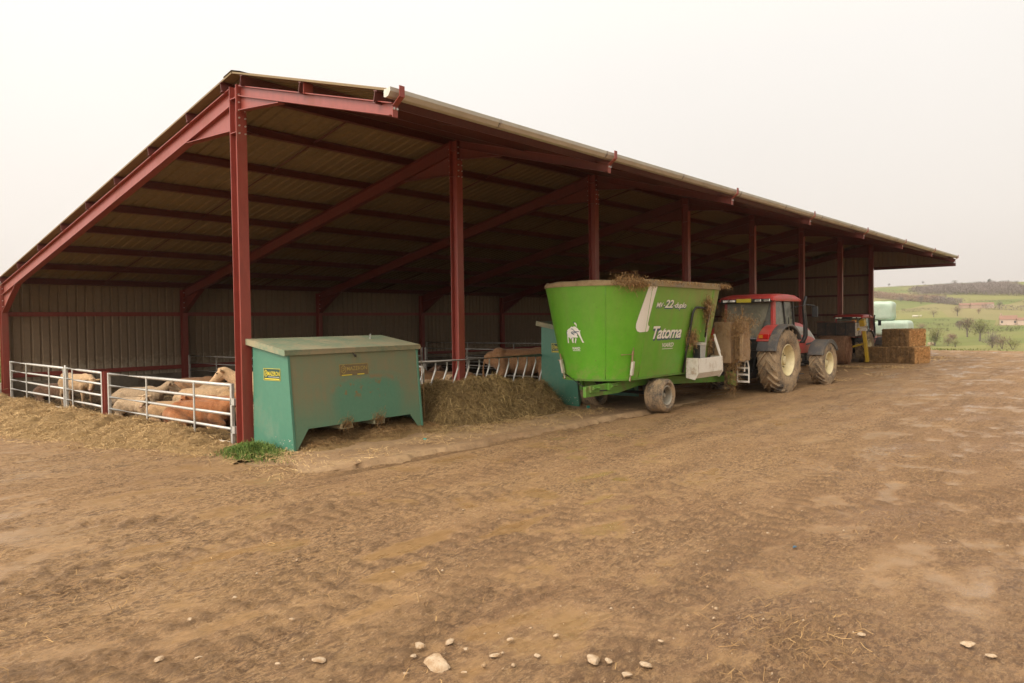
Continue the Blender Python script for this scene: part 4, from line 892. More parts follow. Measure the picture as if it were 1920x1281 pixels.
# ------------------------------------------------------------------ tractors
def arc_band(mb, c, r0, r1, a0, a1, y0, y1, n=20):
    vs, fs = [], []
    for i in range(n+1):
        a = a0+(a1-a0)*i/n
        for r, y in ((r0, y0), (r1, y0), (r1, y1), (r0, y1)): vs.append((c[0]+r*math.cos(a), y, c[1]+r*math.sin(a)))
    for i in range(n):
        for j in range(4): fs.append((i*4+j, i*4+(j+1) % 4, i*4+4+(j+1) % 4, i*4+4+j))
    return mb.add(vs, fs+[(0, 1, 2, 3), (n*4+3, n*4+2, n*4+1, n*4)])
def tractor(label, loc, rz, front=True, scale=1., hood_mat='silver', plate=True, glz='glass'):
    t = thing('tractor', label, 'tractor', loc, rz); t.scale = (scale,)*3
    WB = 3.32
    for sd in (-1, 1):
        wheel('rear_wheel', t, (0, sd*.94, .93), .93, .60, .47, M['rubber'], M['rim'], 20, sd, lug_h=.062)
        wheel('front_wheel', t, (WB, sd*.98, .68), .68, .46, .37, M['rubber'], M['rim'], 18, sd, yaw=0, lug_h=.04)
    mb = MB(); mb.box((-.35, -.35, .55), (2.0, .35, 1.15)); mb.box((1.9, -.32, .55), (3.6, .32, 1.05)); mb.tube([(0, -.7, .93), (0, .7, .93)], .17, 14); mb.tube([(WB, -.8, .68), (WB, .8, .68)], .12, 12); mb.box((-.2, -.66, .95), (.3, .66, 1.5)); mb.build('transmission', M['dark'], t, bevel=.02)
    # hitch, hoses and linkage at the rear
    mb = MB()
    for y in (-.42, .42): mb.bar((-.3, y, .62), (-1.0, y*1.1, .50), .06, .10); mb.bar((-.30, y, 1.35), (-.75, y*1.05, .58), .04, .05)
    mb.bar((-.3, 0, 1.15), (-.62, 0, 1.12), .08, .1); mb.box((-.62, -.3, .38), (-.2, .3, .56)); mb.box((-.5, -.55, .95), (-.32, .55, 1.22)); mb.tube([(-.45, -.28, 1.2), (-.45, .28, 1.2)], .07, 10); mb.tube([(-.45, .1, .75), (-.62, .1, .72)], .10, 12)
    for y, z in ((-.3, 1.05), (-.15, 1.1), (.2, 1.05), (.35, 1.15)): mb.tube([(-.5, y, z), (-.75, y*1.1, z-.15), (-.7, y*1.2, z-.5)], .02, 6)
    mb.build('rear_linkage', M['dark'], t)
    # cab
    zb, zt = 1.18, 2.72; xr, xf, xrt, xft = -.12, 1.62, -.02, 1.50; hw, hwt = .78, .74
    lp = lambda a, b, u: tuple(a[i]+(b[i]-a[i])*u for i in range(3))
    cab = bpy.data.objects.new('cab', None); C.objects.link(cab); cab.parent = t
    for sd in (-1, 1):
        MB().bar((xr+.06, sd*hw, 1.45), (xrt+.05, sd*hwt, zt), .13, .13, (1, 0, 0)).build('rear_pillar', M['red'], cab, bevel=.03)
        MB().bar((.92, sd*(hw+.01), zb), (.72, sd*hwt, zt), .05, .06, (1, 0, 0)).build('door_pillar', M['black'], cab)
        MB().bar((xf+.08, sd*hw*.9, zb-.05), (xft-.1, sd*hwt, zt), .07, .09, (1, 0, 0)).build('front_pillar', M['black'], cab)
        mb = MB(); mb.add([(.12, sd*(hw-.005), 1.62), (.88, sd*(hw-.005), 1.62), (.72, sd*(hwt-.01), zt-.03), (.08, sd*(hwt-.01), zt-.03)], [(0, 1, 2, 3)])
        mb.add([(.95, sd*(hw-.005), 1.3), (xf+.03, sd*(hw*.92), 1.3), (xft-.13, sd*(hwt-.01), zt-.03), (.77, sd*(hwt-.01), zt-.03)], [(0, 1, 2, 3)]); mb.build('side_glass', M[glz], cab)
        MB().box((1.0, sd*(hw+.015)-.012, 1.95), (1.05, sd*(hw+.015)+.012, 2.2)).build('door_handle', M['black'], cab)
    mb = MB(); mb.add([(xr-.02, -hw+.05, 1.55), (xr-.02, hw-.05, 1.55), (xrt-.02, hwt-.05, zt-.02), (xrt-.02, -hwt+.05, zt-.02)], [(0, 1, 2, 3)]); mb.build('back_glass', M['glass'], cab)
    mb = MB(); mb.add([(-.22, -.38, 1.62), (-.22, .66, 1.62), (-.08, hwt-.06, zt-.04), (-.08, -hwt+.05, zt-.04), (-.16, -hwt+.16, 2.18), ], [(0, 1, 4, 3, 2)][:0]+[(0, 1, 2, 3, 4)]); mb.build('rear_window', M['glass_rear'], cab)
    mb = MB(); mb.add([(xf+.05, -hw*.85, 1.5), (xf+.05, hw*.85, 1.5), (xft-.05, hwt-.05, zt-.03), (xft-.05, -hwt+.05, zt-.03)], [(0, 1, 2, 3)]); mb.build('windscreen', M['glass'], cab)
    mb = MB(); mb.box((.1, -.70, 1.15), (1.55, .70, 1.30)); mb.box((.25, -.28, 1.3), (.75, .28, 1.75)); mb.box((.2, -.26, 1.7), (.36, .26, 2.3)); mb.tube([(1.15, 0, 1.3), (1.05, 0, 1.75)], .05, 8); mb.box((-.1, -.68, 1.2), (.1, .68, 1.56)); mb.build('cab_interior', M['dark'], cab)
    rf = MB(); n = 12
    xs_ = [(-.28, .0), (-.20, .13), (.1, .205), (.8, .225), (1.35, .20), (1.72, .10), (1.76, .0)]
    vs = [];  ys_ = [-.90, -.84, -.6, 0, .6, .84, .90]; hs = [.35, .85, 1, 1.04, 1, .85, .35]
    for x, h in xs_: vs += [(x, y, zt-.02+h*k+.015) for y, k in zip(ys_, hs)]
    fs = [(i*7+j, i*7+j+1, i*7+8+j, i*7+7+j) for i in range(6) for j in range(6)]
    o0 = len(vs); vs += [(x, y, zt-.02) for x, h in xs_ for y in (-.88, .88)]
    fs += [(o0+2*i, o0+2*i+1, o0+2*i+3, o0+2*i+2) for i in range(6)]; fs += [(i*7, i*7+7, o0+2*i+2, o0+2*i) for i in range(6)] + [(i*7+6, i*7+13, o0+2*i+3, o0+2*i+1) for i in range(6)]
    rf.add(vs, fs); roof = sharp(rf.build('cab_roof', M['red'], cab), .9)
    rb = MB(); rb.box((-.30, -.80, zt-.06), (-.16, .80, zt+.05)); rb.build('roof_light_bar', M['black'], roof, bevel=.02)
    for y in (-.70, -.42, .40, .62):
        MB().box((-.335, y-.10, zt-.045), (-.302, y+.10, zt+.04)).build('work_lamp', M['lamp'], roof, bevel=.015)
    if plate:
        MB().box((-.33, -.20, zt-.055), (-.305, .26, zt+.06)).build('number_plate', M['sticker_yellow'], roof)
    # fenders
    for sd in (-1, 1):
        y0, y1 = sorted((sd*.62, sd*1.04)); mb = MB(); arc_band(mb, (0, .93), 1.02, 1.06, .55, 2.55, y0, y1)
        mb.prism([(-.80, 1.50), (-.25, 1.95), (.35, 1.98), (.8, 1.62), (.8, 1.2), (.1, 1.2), (-.5, 1.25)], .03, 'Y', sd*.63-.015); fe = mb.build('rear_fender', M['red'], t, bevel=.008)
        y0, y1 = sorted((sd*1.00, sd*1.28)); mb = MB(); arc_band(mb, (0, .93), 1.005, 1.075, .62, 2.85, y0, y1); y0, y1 = sorted((sd*.66, sd*1.0)); arc_band(mb, (0, .93), 1.0, 1.03, 2.45, 2.85, y0, y1, 6); mb.build('fender_flare', M['fender'], fe, bevel=.012)
        y0, y1 = sorted((sd*.70, sd*1.0)); MB().box((-.86, y0, 1.58), (-.74, y1, 1.72)).build('tail_lamp', M['redlens'], fe, bevel=.02)
        y0, y1 = sorted((sd*.70, sd*.82)); MB().box((-.875, y0, 1.60), (-.86, y1, 1.70)).build('indicator', M['amber'], fe)
        y0, y1 = sorted((sd*.74, sd*1.24)); mb = MB(); arc_band(mb, (WB, .68), .745, .785, .55, 2.75, y0, y1, 16)
        y0, y1 = sorted((sd*1.18, sd*1.23)); arc_band(mb, (WB, .68), .66, .785, .7, 2.7, y0, y1, 16); mb.bar((WB-.2, sd*.5, 1.3), (WB-.1, sd*.9, 1.42), .06, .06); mb.build('front_fender', M['fender'], t, bevel=.01)
    # bonnet
    secs = []
    for x, zt_, wd in ((1.55, 2.12, .50), (2.2, 2.10, .50), (2.9, 2.04, .49), (3.6, 1.90, .47), (4.05, 1.68, .43), (4.2, 1.34, .38)):
        zl = 1.02; secs.append([(x, -wd, zl), (x, -wd-.03, zl+(zt_-zl)*.58), (x, -wd+.03, zt_-.16), (x, -wd+.13, zt_-.03), (x, 0, zt_), (x, wd-.13, zt_-.03), (x, wd-.03, zt_-.16), (x, wd+.03, zl+(zt_-zl)*.58), (x, wd, zl)])
    mb = MB(); n = 9; mb.v = [p for q in secs for p in q]
    for i in range(len(secs)-1):
        for j in range(n-1):
            mb.f.append((i*n+j, i*n+j+1, i*n+n+j+1, i*n+n+j)); mb.mi.append(0 if j in (2, 3, 4, 5) else (1 if j in (1, 6) else 0))
    mb.f += [tuple(range(n)), tuple(range((len(secs)-1)*n+n-1, (len(secs)-1)*n-1, -1))]; mb.mi += [0, 0]
    bo = sharp(mb.build('bonnet', [M['red'], M[hood_mat]], t), .7)
    MB().box((4.17, -.3, 1.05), (4.22, .3, 1.24)).build('grille', M['black'], bo)
    mb = MB(); mb.box((3.5, -.35, .62), (3.95, .35, 1.0)); mb.build('front_weight', M['black'], t, bevel=.03)
    mb = MB(); mb.box((.75, -.86, .55), (1.75, -.5, 1.12)); mb.box((.75, .5, .55), (1.75, .86, 1.12)); mb.build('fuel_tank', M['black'], t, bevel=.06)
    mb = MB()
    for z in (.42, .72, 1.0): mb.box((1.3, -1.02, z), (1.62, -.84, z+.03))
    mb.build('step', M['black'], t)
    st = MB(); st.tube([(2.0, -.62, 1.35), (2.12, -.80, 1.42), (2.16, -.86, 1.62), (2.12, -.87, 2.0), (2.02, -.87, 2.45), (2.04, -.87, 2.66), (2.16, -.87, 2.86)], [.065, .075, .075, .068, .06, .05, .04], 12); st.build('exhaust_stack', M['black'], t, True)
    mi = MB(); mi.tube([(1.5, -.76, 2.52), (1.95, -1.0, 2.60), (2.2, -1.14, 2.56)], .022, 6); mi.box((2.17, -1.24, 2.20), (2.23, -1.06, 2.54)); mi.build('mirror', M['black'], t, bevel=.015)
    return t
tr1 = tractor('red tractor with muddy cream-rimmed wheels, hitched to the green mixer wagon', (14.92, -2.74, 0), math.radians(-2.6), scale=.98)
tr2 = tractor('old dark red tractor carrying a box behind, parked under the far end of the canopy', (31.5, -.72, 0), math.radians(-2), scale=.78, plate=False, glz='glass_blue')
# transport box carried behind the second tractor
tb = thing('transport_box', 'dark open transport box with a red top rail on the rear of the far tractor', 'box', (29.9, -.60, 1.22))
mb = MB(); W2 = .86
mb.box((0, -W2, 0), (.9, W2, .04)); mb.box((0, -W2, .04), (.04, W2, .68)); mb.box((.86, -W2, .04), (.9, W2, .68)); mb.box((.04, W2-.04, .04), (.86, W2, .68)); mb.build('body', paint('dull_brown_box', (.045, .034, .027), .7, 0, (.13, .08, .05), .45, 5, .25, .1), tb)
mb = MB()
for y in (-.45, 0, .45): mb.box((-.03, y-.02, .03), (-.001, y+.02, .66))
mb.build('rib', M['black'], tb)
mb = MB(); mb.tube([(-.02, -W2, .72), (-.02, W2, .72)], .045, 10); mb.tube([(-.02, -W2, .0), (-.02, W2, .0)], .03, 8); mb.build('top_rail', M['wood_brown'], tb)
MB().box((.0, -W2-.035, .06), (.88, -W2-.004, .66)).build('end_plate', M['white_dirty'], tb); MB().box((.0, -W2-.03, .68), (.12, -W2+.14, .80)).build('marker_lamp', M['amber'], tb)
MB().tube([(.5, -.4, -.05), (.9, -.4, -.5)], .04, 8).build('support_arm', M['wood_brown'], tb)
# yellow loader mast leaning by the wheel
lm = thing('loader_mast', 'leaning yellow steel mast with a white plate near its top, beside the far tractor', 'mast', (30.35, -1.80, 0))
MB().bar((.15, -.04, .05), (-.12, .08, 1.95), .17, .14).build('post', M['yellow'], lm, bevel=.01); MB().bar((-.12, .07, 1.75), (-.20, .10, 2.02), .34, .22).build('head', M['yellow'], lm, bevel=.015)
MB().box((-.22, -.12, 1.50), (-.16, .28, 1.76)).build('plate', M['white_dirty'], lm)
mb = MB(); mb.tube([(.05, -.25, 1.5), (-.05, -.18, 2.35)], .03, 8); mb.build('arm', M['wood_brown'], lm); mb = MB(); mb.bar((-.2, .2, 1.62), (-.25, .75, 1.30), .10, .10); mb.bar((.05, .05, .9), (.1, .6, .75), .09, .09); mb.build('cross_arm', M['yellow'], lm, bevel=.01); mb = MB(); mb.tube([(-.1, .15, 1.8), (.0, .4, 1.1), (.1, .1, .6)], .018, 6); mb.build('hose', M['black'], lm, True)
# orange spreader, trailer with wrapped bales
sp_ = thing('seed_spreader', 'small orange and white spreader standing beyond the stacked straw bales', 'spreader', (36.2, -1.3, 0))
MB().lathe([(.02, .35), (.12, .36), (.42, .95), (.44, .98), (.40, .98), (.1, .45)], axis='Z', n=20).build('hopper', M['orange'], sp_, True)
mb = MB()
for x, y in ((-.35, -.35), (.35, -.35), (.35, .35), (-.35, .35)): mb.bar((x*1.2, y*1.2, 0), (x*.9, y*.9, .9), .05, .05)
mb.bar((-.42, -.42, .3), (.42, -.42, .3), .05, .05); mb.bar((-.42, .42, .3), (.42, .42, .3), .05, .05); mb.build('frame', M['orange'], sp_)
MB().box((-.5, -.05, .75), (-.42, .2, 1.1)).build('cover', M['white'], sp_, bevel=.02); MB().box((-.5, -.42, .7), (-.44, -.25, 1.05)).build('guard', M['teal'], sp_, bevel=.02)
tl = thing('flat_trailer', 'rusty flat trailer carrying mint-wrapped bales behind the end of the shed', 'trailer', (44.2, .9, 0))
MB().box((-1.2, -2.0, .80), (1.2, 2.6, .95)).build('bed', M['wood_brown'], tl, bevel=.02); mb = MB(); mb.prism([(-2.0, .8), (-1.6, .35), (2.2, .35), (2.6, .8)], .1, 'X', -.7); mb.prism([(-2.0, .8), (-1.6, .35), (2.2, .35), (2.6, .8)], .1, 'X', .6); mb.build('frame', M['wood_brown'], tl)
for y in (-.4, .8):
    for sd in (-1, 1):
        mb = MB(); mb.lathe([(.18, -.12), (.36, -.11), (.38, 0), (.36, .11), (.18, .12), (.001, .10)], (sd*.95, y, .38), 'X', 20); mb.build('wheel', M['rubber_clean'], tl, True)
def wrapped(label, loc, sz, rz):
    mb = MB(); mb.box((-sz[0]/2, -sz[1]/2, 0), (sz[0]/2, sz[1]/2, sz[2])); o = mb.build('wrapped_bale', M['wrap'])
    bm = bmesh.new(); bm.from_mesh(o.data); bmesh.ops.bevel(bm, geom=bm.edges[:], offset=.30, segments=6, profile=.6, affect='EDGES'); bmesh.ops.subdivide_edges(bm, edges=[e for e in bm.edges if e.calc_length() > .3], cuts=6, use_grid_fill=True)
    for v in bm.verts: v.co += Vector(noise.noise_vector(v.co*2.2))*.035; v.co.z = max(0, v.co.z)
    bm.to_mesh(o.data); bm.free(); o.data.shade_smooth(); o.location = loc; o.rotation_euler = (0, 0, rz)
    return tag(o, label, 'bale', 'mint-green wrapped bales on the trailer')
wrapped('mint-green wrapped bale, lower of the two, wide side showing past the shed end', (44.2, .35, .955), (1.3, 2.1, .95), 0)
wrapped('mint-green wrapped bale, upper of the two stacked past the shed end', (44.3, 1.0, 1.90), (1.25, 1.4, 1.22), .03)

# ------------------------------------------------------------------ bales
def square_bale(label, loc, rz, L, W, Hh, ends, seed, tilt=0):
    """L along local Y (string side), W along local X; the end face that shows is -Y"""
    t = thing('straw_bale', label, 'bale', loc, rz, 'square straw bales stacked by the canopy end')
    t.rotation_euler[0] = tilt
    r = random.Random(seed); bm = bmesh.new(); bmesh.ops.create_cube(bm, size=1); bmesh.ops.subdivide_edges(bm, edges=bm.edges[:], cuts=14, use_grid_fill=True)
    for v in bm.verts:
        x, y, z = v.co; v.co = Vector((x*W, y*L, (z+.5)*Hh))
        q = 1-.10*max(0, abs(x)*2-.85)*3 ; g = .022*abs(math.sin((y+.5)*PI*6))**.4 if abs(y) < .49 else 0
        nz = Vector(noise.noise_vector(v.co*5+Vector((seed, 0, 0))))*.03 + Vector(noise.noise_vector(v.co*14))*.015
        v.co += nz; v.co.x *= (1+g*1.5); v.co.z += g*(1 if z > 0 else -.3)*.8
    me = bpy.data.meshes.new('body'); bm.to_mesh(me); bm.free(); me.shade_smooth(); me.materials.append(M['bale_core']); o = bpy.data.objects.new('body', me); C.objects.link(o); o.parent = t
    rs = np.random.RandomState(seed)
    def cover(nm, n, P, D, mat, ln):
        V, Fq, ti = ribbons(P, D, rs.uniform(*ln, n), np.full(n, .009), .1, 1, rs); mesh_np(nm, V, Fq, mat, t, tint=ti)
    n = 2600
    u, v = rs.rand(n)-.5, rs.rand(n); P = np.stack([np.full(n, -W/2-.012), u*L, v*Hh], 1); P[:, 0] -= .02*np.abs(np.sin((u+.5)*PI*6))**.4; cover('side_straw', n, P, rs.normal(0, 1, (n, 3))*[.25, .5, 1], M['bale_side'], (.05, .15))
    u, v = rs.rand(n)-.5, rs.rand(n); P = np.stack([u*W, np.full(n, -L/2-.012), v*Hh], 1); cover('end_straw', n, P, rs.normal(0, 1, (n, 3))*[1, .3, .7], M['bale_end'] if ends else M['bale_side'], (.03, .10))
    n = 1400; u, v = rs.rand(n)-.5, rs.rand(n)-.5; P = np.stack([u*W, v*L, np.full(n, Hh+.012)], 1); cover('top_straw', n, P, rs.normal(0, 1, (n, 3))*[1, .6, .2], M['straw_brown'], (.05, .15))
    st = MB()
    for k in range(5):
        y = (-.5+(k+1)/6)*L; st.tube([(-W/2-.02, y, .02), (-W/2-.03, y, Hh*.5), (-W/2-.015, y, Hh), (W/2, y, Hh+.02)], .006, 5)
    st.build('string', M['dark'], t); return t
ba = math.radians(-18)
square_bale('square straw bale, bottom of the stack, bright cut end towards the yard', (31.55, -3.35, -.02), ba, 1.28, 1.25, .76, True, 3)
square_bale('square straw bale on the ground beside the yellow mast, dark side showing', (31.35, -2.15, -.02), math.radians(-6), 1.05, 1.1, .72, False, 4)
square_bale('square straw bale lying on top of the stack, strings across its dark side', (31.95, -3.05, .745), ba, 1.30, 1.35, .80, True, 5)
rb = thing('round_bale', 'brown round bale on the ground behind the tractor front wheel', 'bale', (29.15, -.75, .64), math.radians(4))
prof = [(.001, -.62), (.3, -.63), (.58, -.62), (.645, -.56), (.655, -.3), (.65, 0), (.655, .3), (.645, .56), (.58, .62), (.001, .62)]
mb = MB(); mb.lathe(prof, n=36); mb.build('body', heap('round_bale_core', (.16, .085, .045), (.36, .20, .11), 12), rb, True)
rs = np.random.RandomState(9); n = 3500; a = rs.rand(n)*2*PI; y = (rs.rand(n)-.5)*1.2; P = np.stack([.66*np.cos(a), y, .66*np.sin(a)], 1); D = np.stack([-np.sin(a)+rs.normal(0, .2, n), rs.normal(0, .3, n), np.cos(a)], 1)
r_ = np.sqrt(rs.rand(n))*.62; P2 = np.stack([r_*np.cos(a), np.full(n, -.645), r_*np.sin(a)], 1); D2 = np.stack([-np.sin(a)+rs.normal(0, .5, n), rs.normal(0, .2, n), np.cos(a)+rs.normal(0, .5, n)], 1)
V, Fq, ti = ribbons(np.vstack([P, P2]), np.vstack([D, D2]), rs.uniform(.05, .16, 2*n), np.full(2*n, .009), .0, 1, rs); mesh_np('surface_straw', V, Fq, fibre('round_bale_straw', (.17, .08, .045), (.45, .25, .14)), rb, tint=ti)

# ------------------------------------------------------------------ cattle
def cow(label, loc, heading, hide, lying=True, neck=0., head=0., nod=.45, lift=0., scale=.95, lean=0.):
    """one continuous body grown from overlapping shapes; x is forward"""
    mb = MB()
    def chain(pts, lat=1.):
        for (a, ra), (b, rb) in zip(pts[:-1], pts[1:]):
            a, b = Vector(a), Vector(b); n = max(2, int((b-a).length/(min(ra, rb)*.4)))
            for i in range(n+1):
                u = i/n; r = ra+(rb-ra)*u; mb.ell(a.lerp(b, u), (r, r*lat, r), 10, 7)
    if lying:
        chain([((-.80, 0, .36), .26), ((-.58, 0, .41), .34), ((-.25, 0, .40), .385), ((.1, 0, .39), .40), ((.40, 0, .41), .36), ((.64, 0, .45), .28)], .95)
        mb.ell((-.55, .10, .62), (.20, .14, .14)); mb.ell((-.55, -.10, .62), (.20, .14, .14)); mb.ell((.42, 0, .70), (.28, .10, .13)); mb.ell((0, 0, .72), (.7, .06, .07))
        nb = Vector((.66, 0, .52+lift*.3))
        for s in (-1, 1):
            chain([((.50, s*.22, .34), .16), ((.80, s*.24, .14), .075), ((.52, s*.27, .07), .055), ((.36, s*.27, .06), .06)])
            chain([((-.52, s*.26, .36), .25), ((-.16, s*.40, .24), .12), ((-.50, s*.46, .10), .07), ((-.20, s*.50, .07), .055), ((-.08, s*.50, .06), .06)])
        chain([((-1.02, 0, .45), .035), ((-1.08, .06, .2), .03), ((-.98, .2, .07), .045)])
        tz, nl = .86+lift, .48
    else:
        chain([((-.82, 0, 1.0), .21), ((-.60, 0, .98), .29), ((-.25, 0, .93), .34), ((.1, 0, .89), .36), ((.42, 0, .92), .33), ((.64, 0, .96), .26)], .86)
        mb.ell((-.62, .12, 1.20), (.18, .12, .10)); mb.ell((-.62, -.12, 1.20), (.18, .12, .10)); mb.ell((.45, 0, 1.18), (.26, .09, .12)); mb.ell((0, 0, 1.21), (.7, .05, .06)); mb.ell((.72, 0, .82), (.14, .13, .2))
        nb = Vector((.68, 0, 1.04))
        for s in (-1, 1):
            chain([((.52, s*.16, .80), .15), ((.50, s*.17, .62), .095), ((.52, s*.17, .42), .066), ((.51, s*.17, .16), .048), ((.53, s*.17, .06), .06), ((.56, s*.17, .035), .062)])
            chain([((-.60, s*.15, .92), .23), ((-.50, s*.19, .70), .15), ((-.64, s*.18, .56), .09), ((-.76, s*.17, .44), .068), ((-.70, s*.17, .16), .05), ((-.66, s*.17, .06), .06), ((-.63, s*.17, .035), .062)])
        chain([((-1.0, 0, 1.08), .035), ((-1.06, 0, .75), .026), ((-1.05, .02, .42), .05)])
        tz, nl = 1.24+lift, .46
    nd = Vector((math.cos(neck), math.sin(neck), 0)); po = nb+nd*nl; po.z = tz
    mid = nb.lerp(po, .5)+Vector((0, 0, -.02)); chain([(nb, .235), (mid, .175), (po-nd*.05, .135)], .82)
    hd = Vector((math.cos(head)*math.cos(nod), math.sin(head)*math.cos(nod), -math.sin(nod))); lat = Vector((-math.sin(head), math.cos(head), 0)); up = hd.cross(lat).normalized(); up = up if up.z > 0 else -up
    q = lambda a, b, c=0.: po+hd*a+up*b+lat*c
    chain([(q(-.02, .0), .125), (q(.10, -.01), .118), (q(.24, -.03), .088), (q(.36, -.045), .072)], .92); mb.ell(q(.40, -.05), (.068, .075, .06)); mb.ell(q(.02, .10), (.07, .09, .05)); chain([(q(.02, -.10), .07), (q(.28, -.10), .05)])
    for s in (-1, 1):
        mb.ell(q(.12, .05, s*.085), (.04, .035, .035))
        R = Matrix((lat*s, hd, up)).transposed() @ Matrix.Rotation(-.25, 3, 'Y'); mb.ell(q(-.02, .03, s*.20), (.13, .035, .062), 10, 7, R)
    o = mb.build('cow', hide)
    rm = o.modifiers.new('remesh', 'REMESH'); rm.mode = 'VOXEL'; rm.voxel_size = .022; sm = o.modifiers.new('smooth', 'SMOOTH'); sm.iterations = 6; sm.factor = .5
    dg = bpy.context.evaluated_depsgraph_get(); me = bpy.data.meshes.new_from_object(o.evaluated_get(dg)); old = o.data; o.modifiers.clear(); o.data = me; bpy.data.meshes.remove(old)
    me.shade_smooth(); me.materials.clear(); me.materials.append(hide)
    o.location = loc; o.rotation_euler = (lean, 0, heading); o.scale = (scale,)*3; tag(o, label, 'cow', 'cattle in the straw yard of the shed')
    for s in (-1, 1): MB().ell(q(.125, .055, s*.112), (.018, .018, .018), 8, 6).build('eye', M['eye'], o, True)
    m_ = MB(); R = Matrix((hd, lat, up)).transposed(); m_.ell(q(.435, -.05), (.045, .062, .05), 12, 8, R); m_.build('muzzle', M['muzzle'], o, True)
    for s in (-1, 1): MB().ell(q(.474, -.035, s*.028), (.012, .013, .009), 8, 6, R).build('nostril', M['eye'], o, True)
    return o
D_ = math.radians; RIGHT, LEFT, CAMW = D_(-49), D_(131), D_(-139)
bz0 = lambda x, y: float(bedz(np.array([x]), np.array([y]))[0])-.02
def put(label, x, y, hd, hide, **k): return cow(label, (x, y, bz0(x, y)), hd, M[hide], **k)
M['hide_white'] = hair('off_white_hide', (.58, .41, .25), (.50, .34, .20)); M['hide_grey'] = hair('grey_cream_hide', (.40, .28, .17), (.33, .225, .135)); M['hide_buff'] = hair('buff_hide', (.44, .265, .13), (.37, .22, .11))
put('pale calf standing at the short gate, facing the yard', .50, 9.15, D_(-74), 'hide_pale', lying=False, neck=-.35, head=-1.0, nod=.7, lift=-.22, scale=.66)
put('dark brown calf lying in the back corner behind the far gate', .6, 11.2, D_(-60), 'hide_dark', neck=.2, head=.3, scale=.62)
put('grey-cream heifer lying behind the red gate post, rump towards the yard', 1.25, 7.3, D_(-52), 'hide_grey', neck=.2, head=.4, scale=.68)
put('off-white calf lying with its face turned to the camera', .62, 6.05, D_(-72), 'hide_white', neck=-.75, head=-1.35, nod=.8, lift=-.02, scale=.58)
put('buff calf lying between the off-white calf and the red-brown pair', .72, 4.45, D_(-58), 'hide_buff', neck=.3, head=.7, scale=.56, lift=-.25)
put('pale heifer lying further back with its head raised, ear towards the camera', 2.1, 5.75, D_(-50), 'hide_pale', neck=.1, head=.2, nod=.35, lift=.02, scale=.68)
put('red-brown heifer lying nearest the long gate, head turned away to the right', .55, 2.75, D_(-54), 'hide_red', neck=.1, head=.35, nod=.55, lift=.02, scale=.74)
put('red-brown heifer lying behind it with its head lowered to the left', 1.35, 3.25, D_(130), 'hide_red', neck=.25, head=.4, nod=.7, lift=-.10, scale=.70)
put('buff heifer lying behind the red-brown pair', 2.5, 4.45, D_(-50), 'hide_buff', neck=.2, head=.3, scale=.70, lift=-.12)
put('off-white calf with its head up near the latch of the long gate', 1.55, 2.35, D_(-20), 'hide_white', neck=-1.2, head=-1.9, nod=.45, lift=.10, scale=.60)
put('pale heifer standing half hidden behind the corner post, head to the left', 2.05, 2.6, D_(137), 'hide_pale', lying=False, neck=.05, head=.05, nod=.6, lift=.06, scale=.84)
put('tan calf lying against the back wall behind the other cattle', 3.4, 8.6, D_(-40), 'hide_tan', neck=.2, head=.3, scale=.7)
put('cream heifer lying beyond the raised-head heifer, deeper in the pen', 3.1, 6.6, D_(-48), 'hide_cream', neck=.2, head=.3, scale=.72)
put('grey-cream calf lying behind the red-brown pair, close to the latch', 2.0, 3.55, D_(-35), 'hide_grey', neck=-.3, head=-.6, scale=.60, lift=.03)
put('cream heifer lying behind the feed barrier next to the first feed bin', 5.9, 2.2, D_(-60), 'hide_cream', neck=.2, head=.3, scale=.80)
put('tan cow standing in the second pen behind the feed barrier, tail towards the post', 9.25, 1.45, D_(-44), 'hide_tan', lying=False, neck=.1, head=.1, nod=1.0, lift=-.35, scale=1.04)
put('brown heifer lying between the feed barrier and the standing tan cow', 8.3, 3.3, D_(150), 'hide_tan', neck=.2, head=.3, scale=.86)
put('dark brown heifer lying behind the second post', 7.3, 4.3, D_(-50), 'hide_dark', neck=.2, head=.3, scale=.9)

# ------------------------------------------------------------------ straw and hay
def mound(name, xs, ys, hfn, mat, kind=None):
    X, Y, Fq = grid(xs, ys); Z = hfn(X, Y); return mesh_np(name, np.stack([X, Y, Z], -1).reshape(-1, 3), Fq, mat, smooth=True)
def scatter(name, n, xr, yr, dens, zfn, mat, ln, wd, seed, flat=.25, lift=.01, droop=.12, parent=None, seg=2):
    rs = np.random.RandomState(seed); P = []
    got = 0
    while got < n:
        x = rs.uniform(*xr, 20000); y = rs.uniform(*yr, 20000); k = rs.rand(20000) < dens(x, y); P.append(np.stack([x[k], y[k]], 1)); got += k.sum()
    P = np.vstack(P)[:n]; z = zfn(P[:, 0], P[:, 1])+lift+rs.exponential(.012, n); pt = np.column_stack([P, z]); d = rs.normal(0, 1, (n, 3))*[1, 1, flat]
    V, Fq, ti = ribbons(pt, d, rs.uniform(*ln, n), np.full(n, wd)*rs.uniform(.6, 1.3, n), droop, seg, rs)
    tint_l = .35*(fbm(P[:, 0]*1.3, P[:, 1]*1.3, 3)-.5)*2; ti = np.clip(ti+np.repeat(tint_l, (seg+1)*2), 0, 1)
    return mesh_np(name, V, Fq, mat, parent, tint=ti)
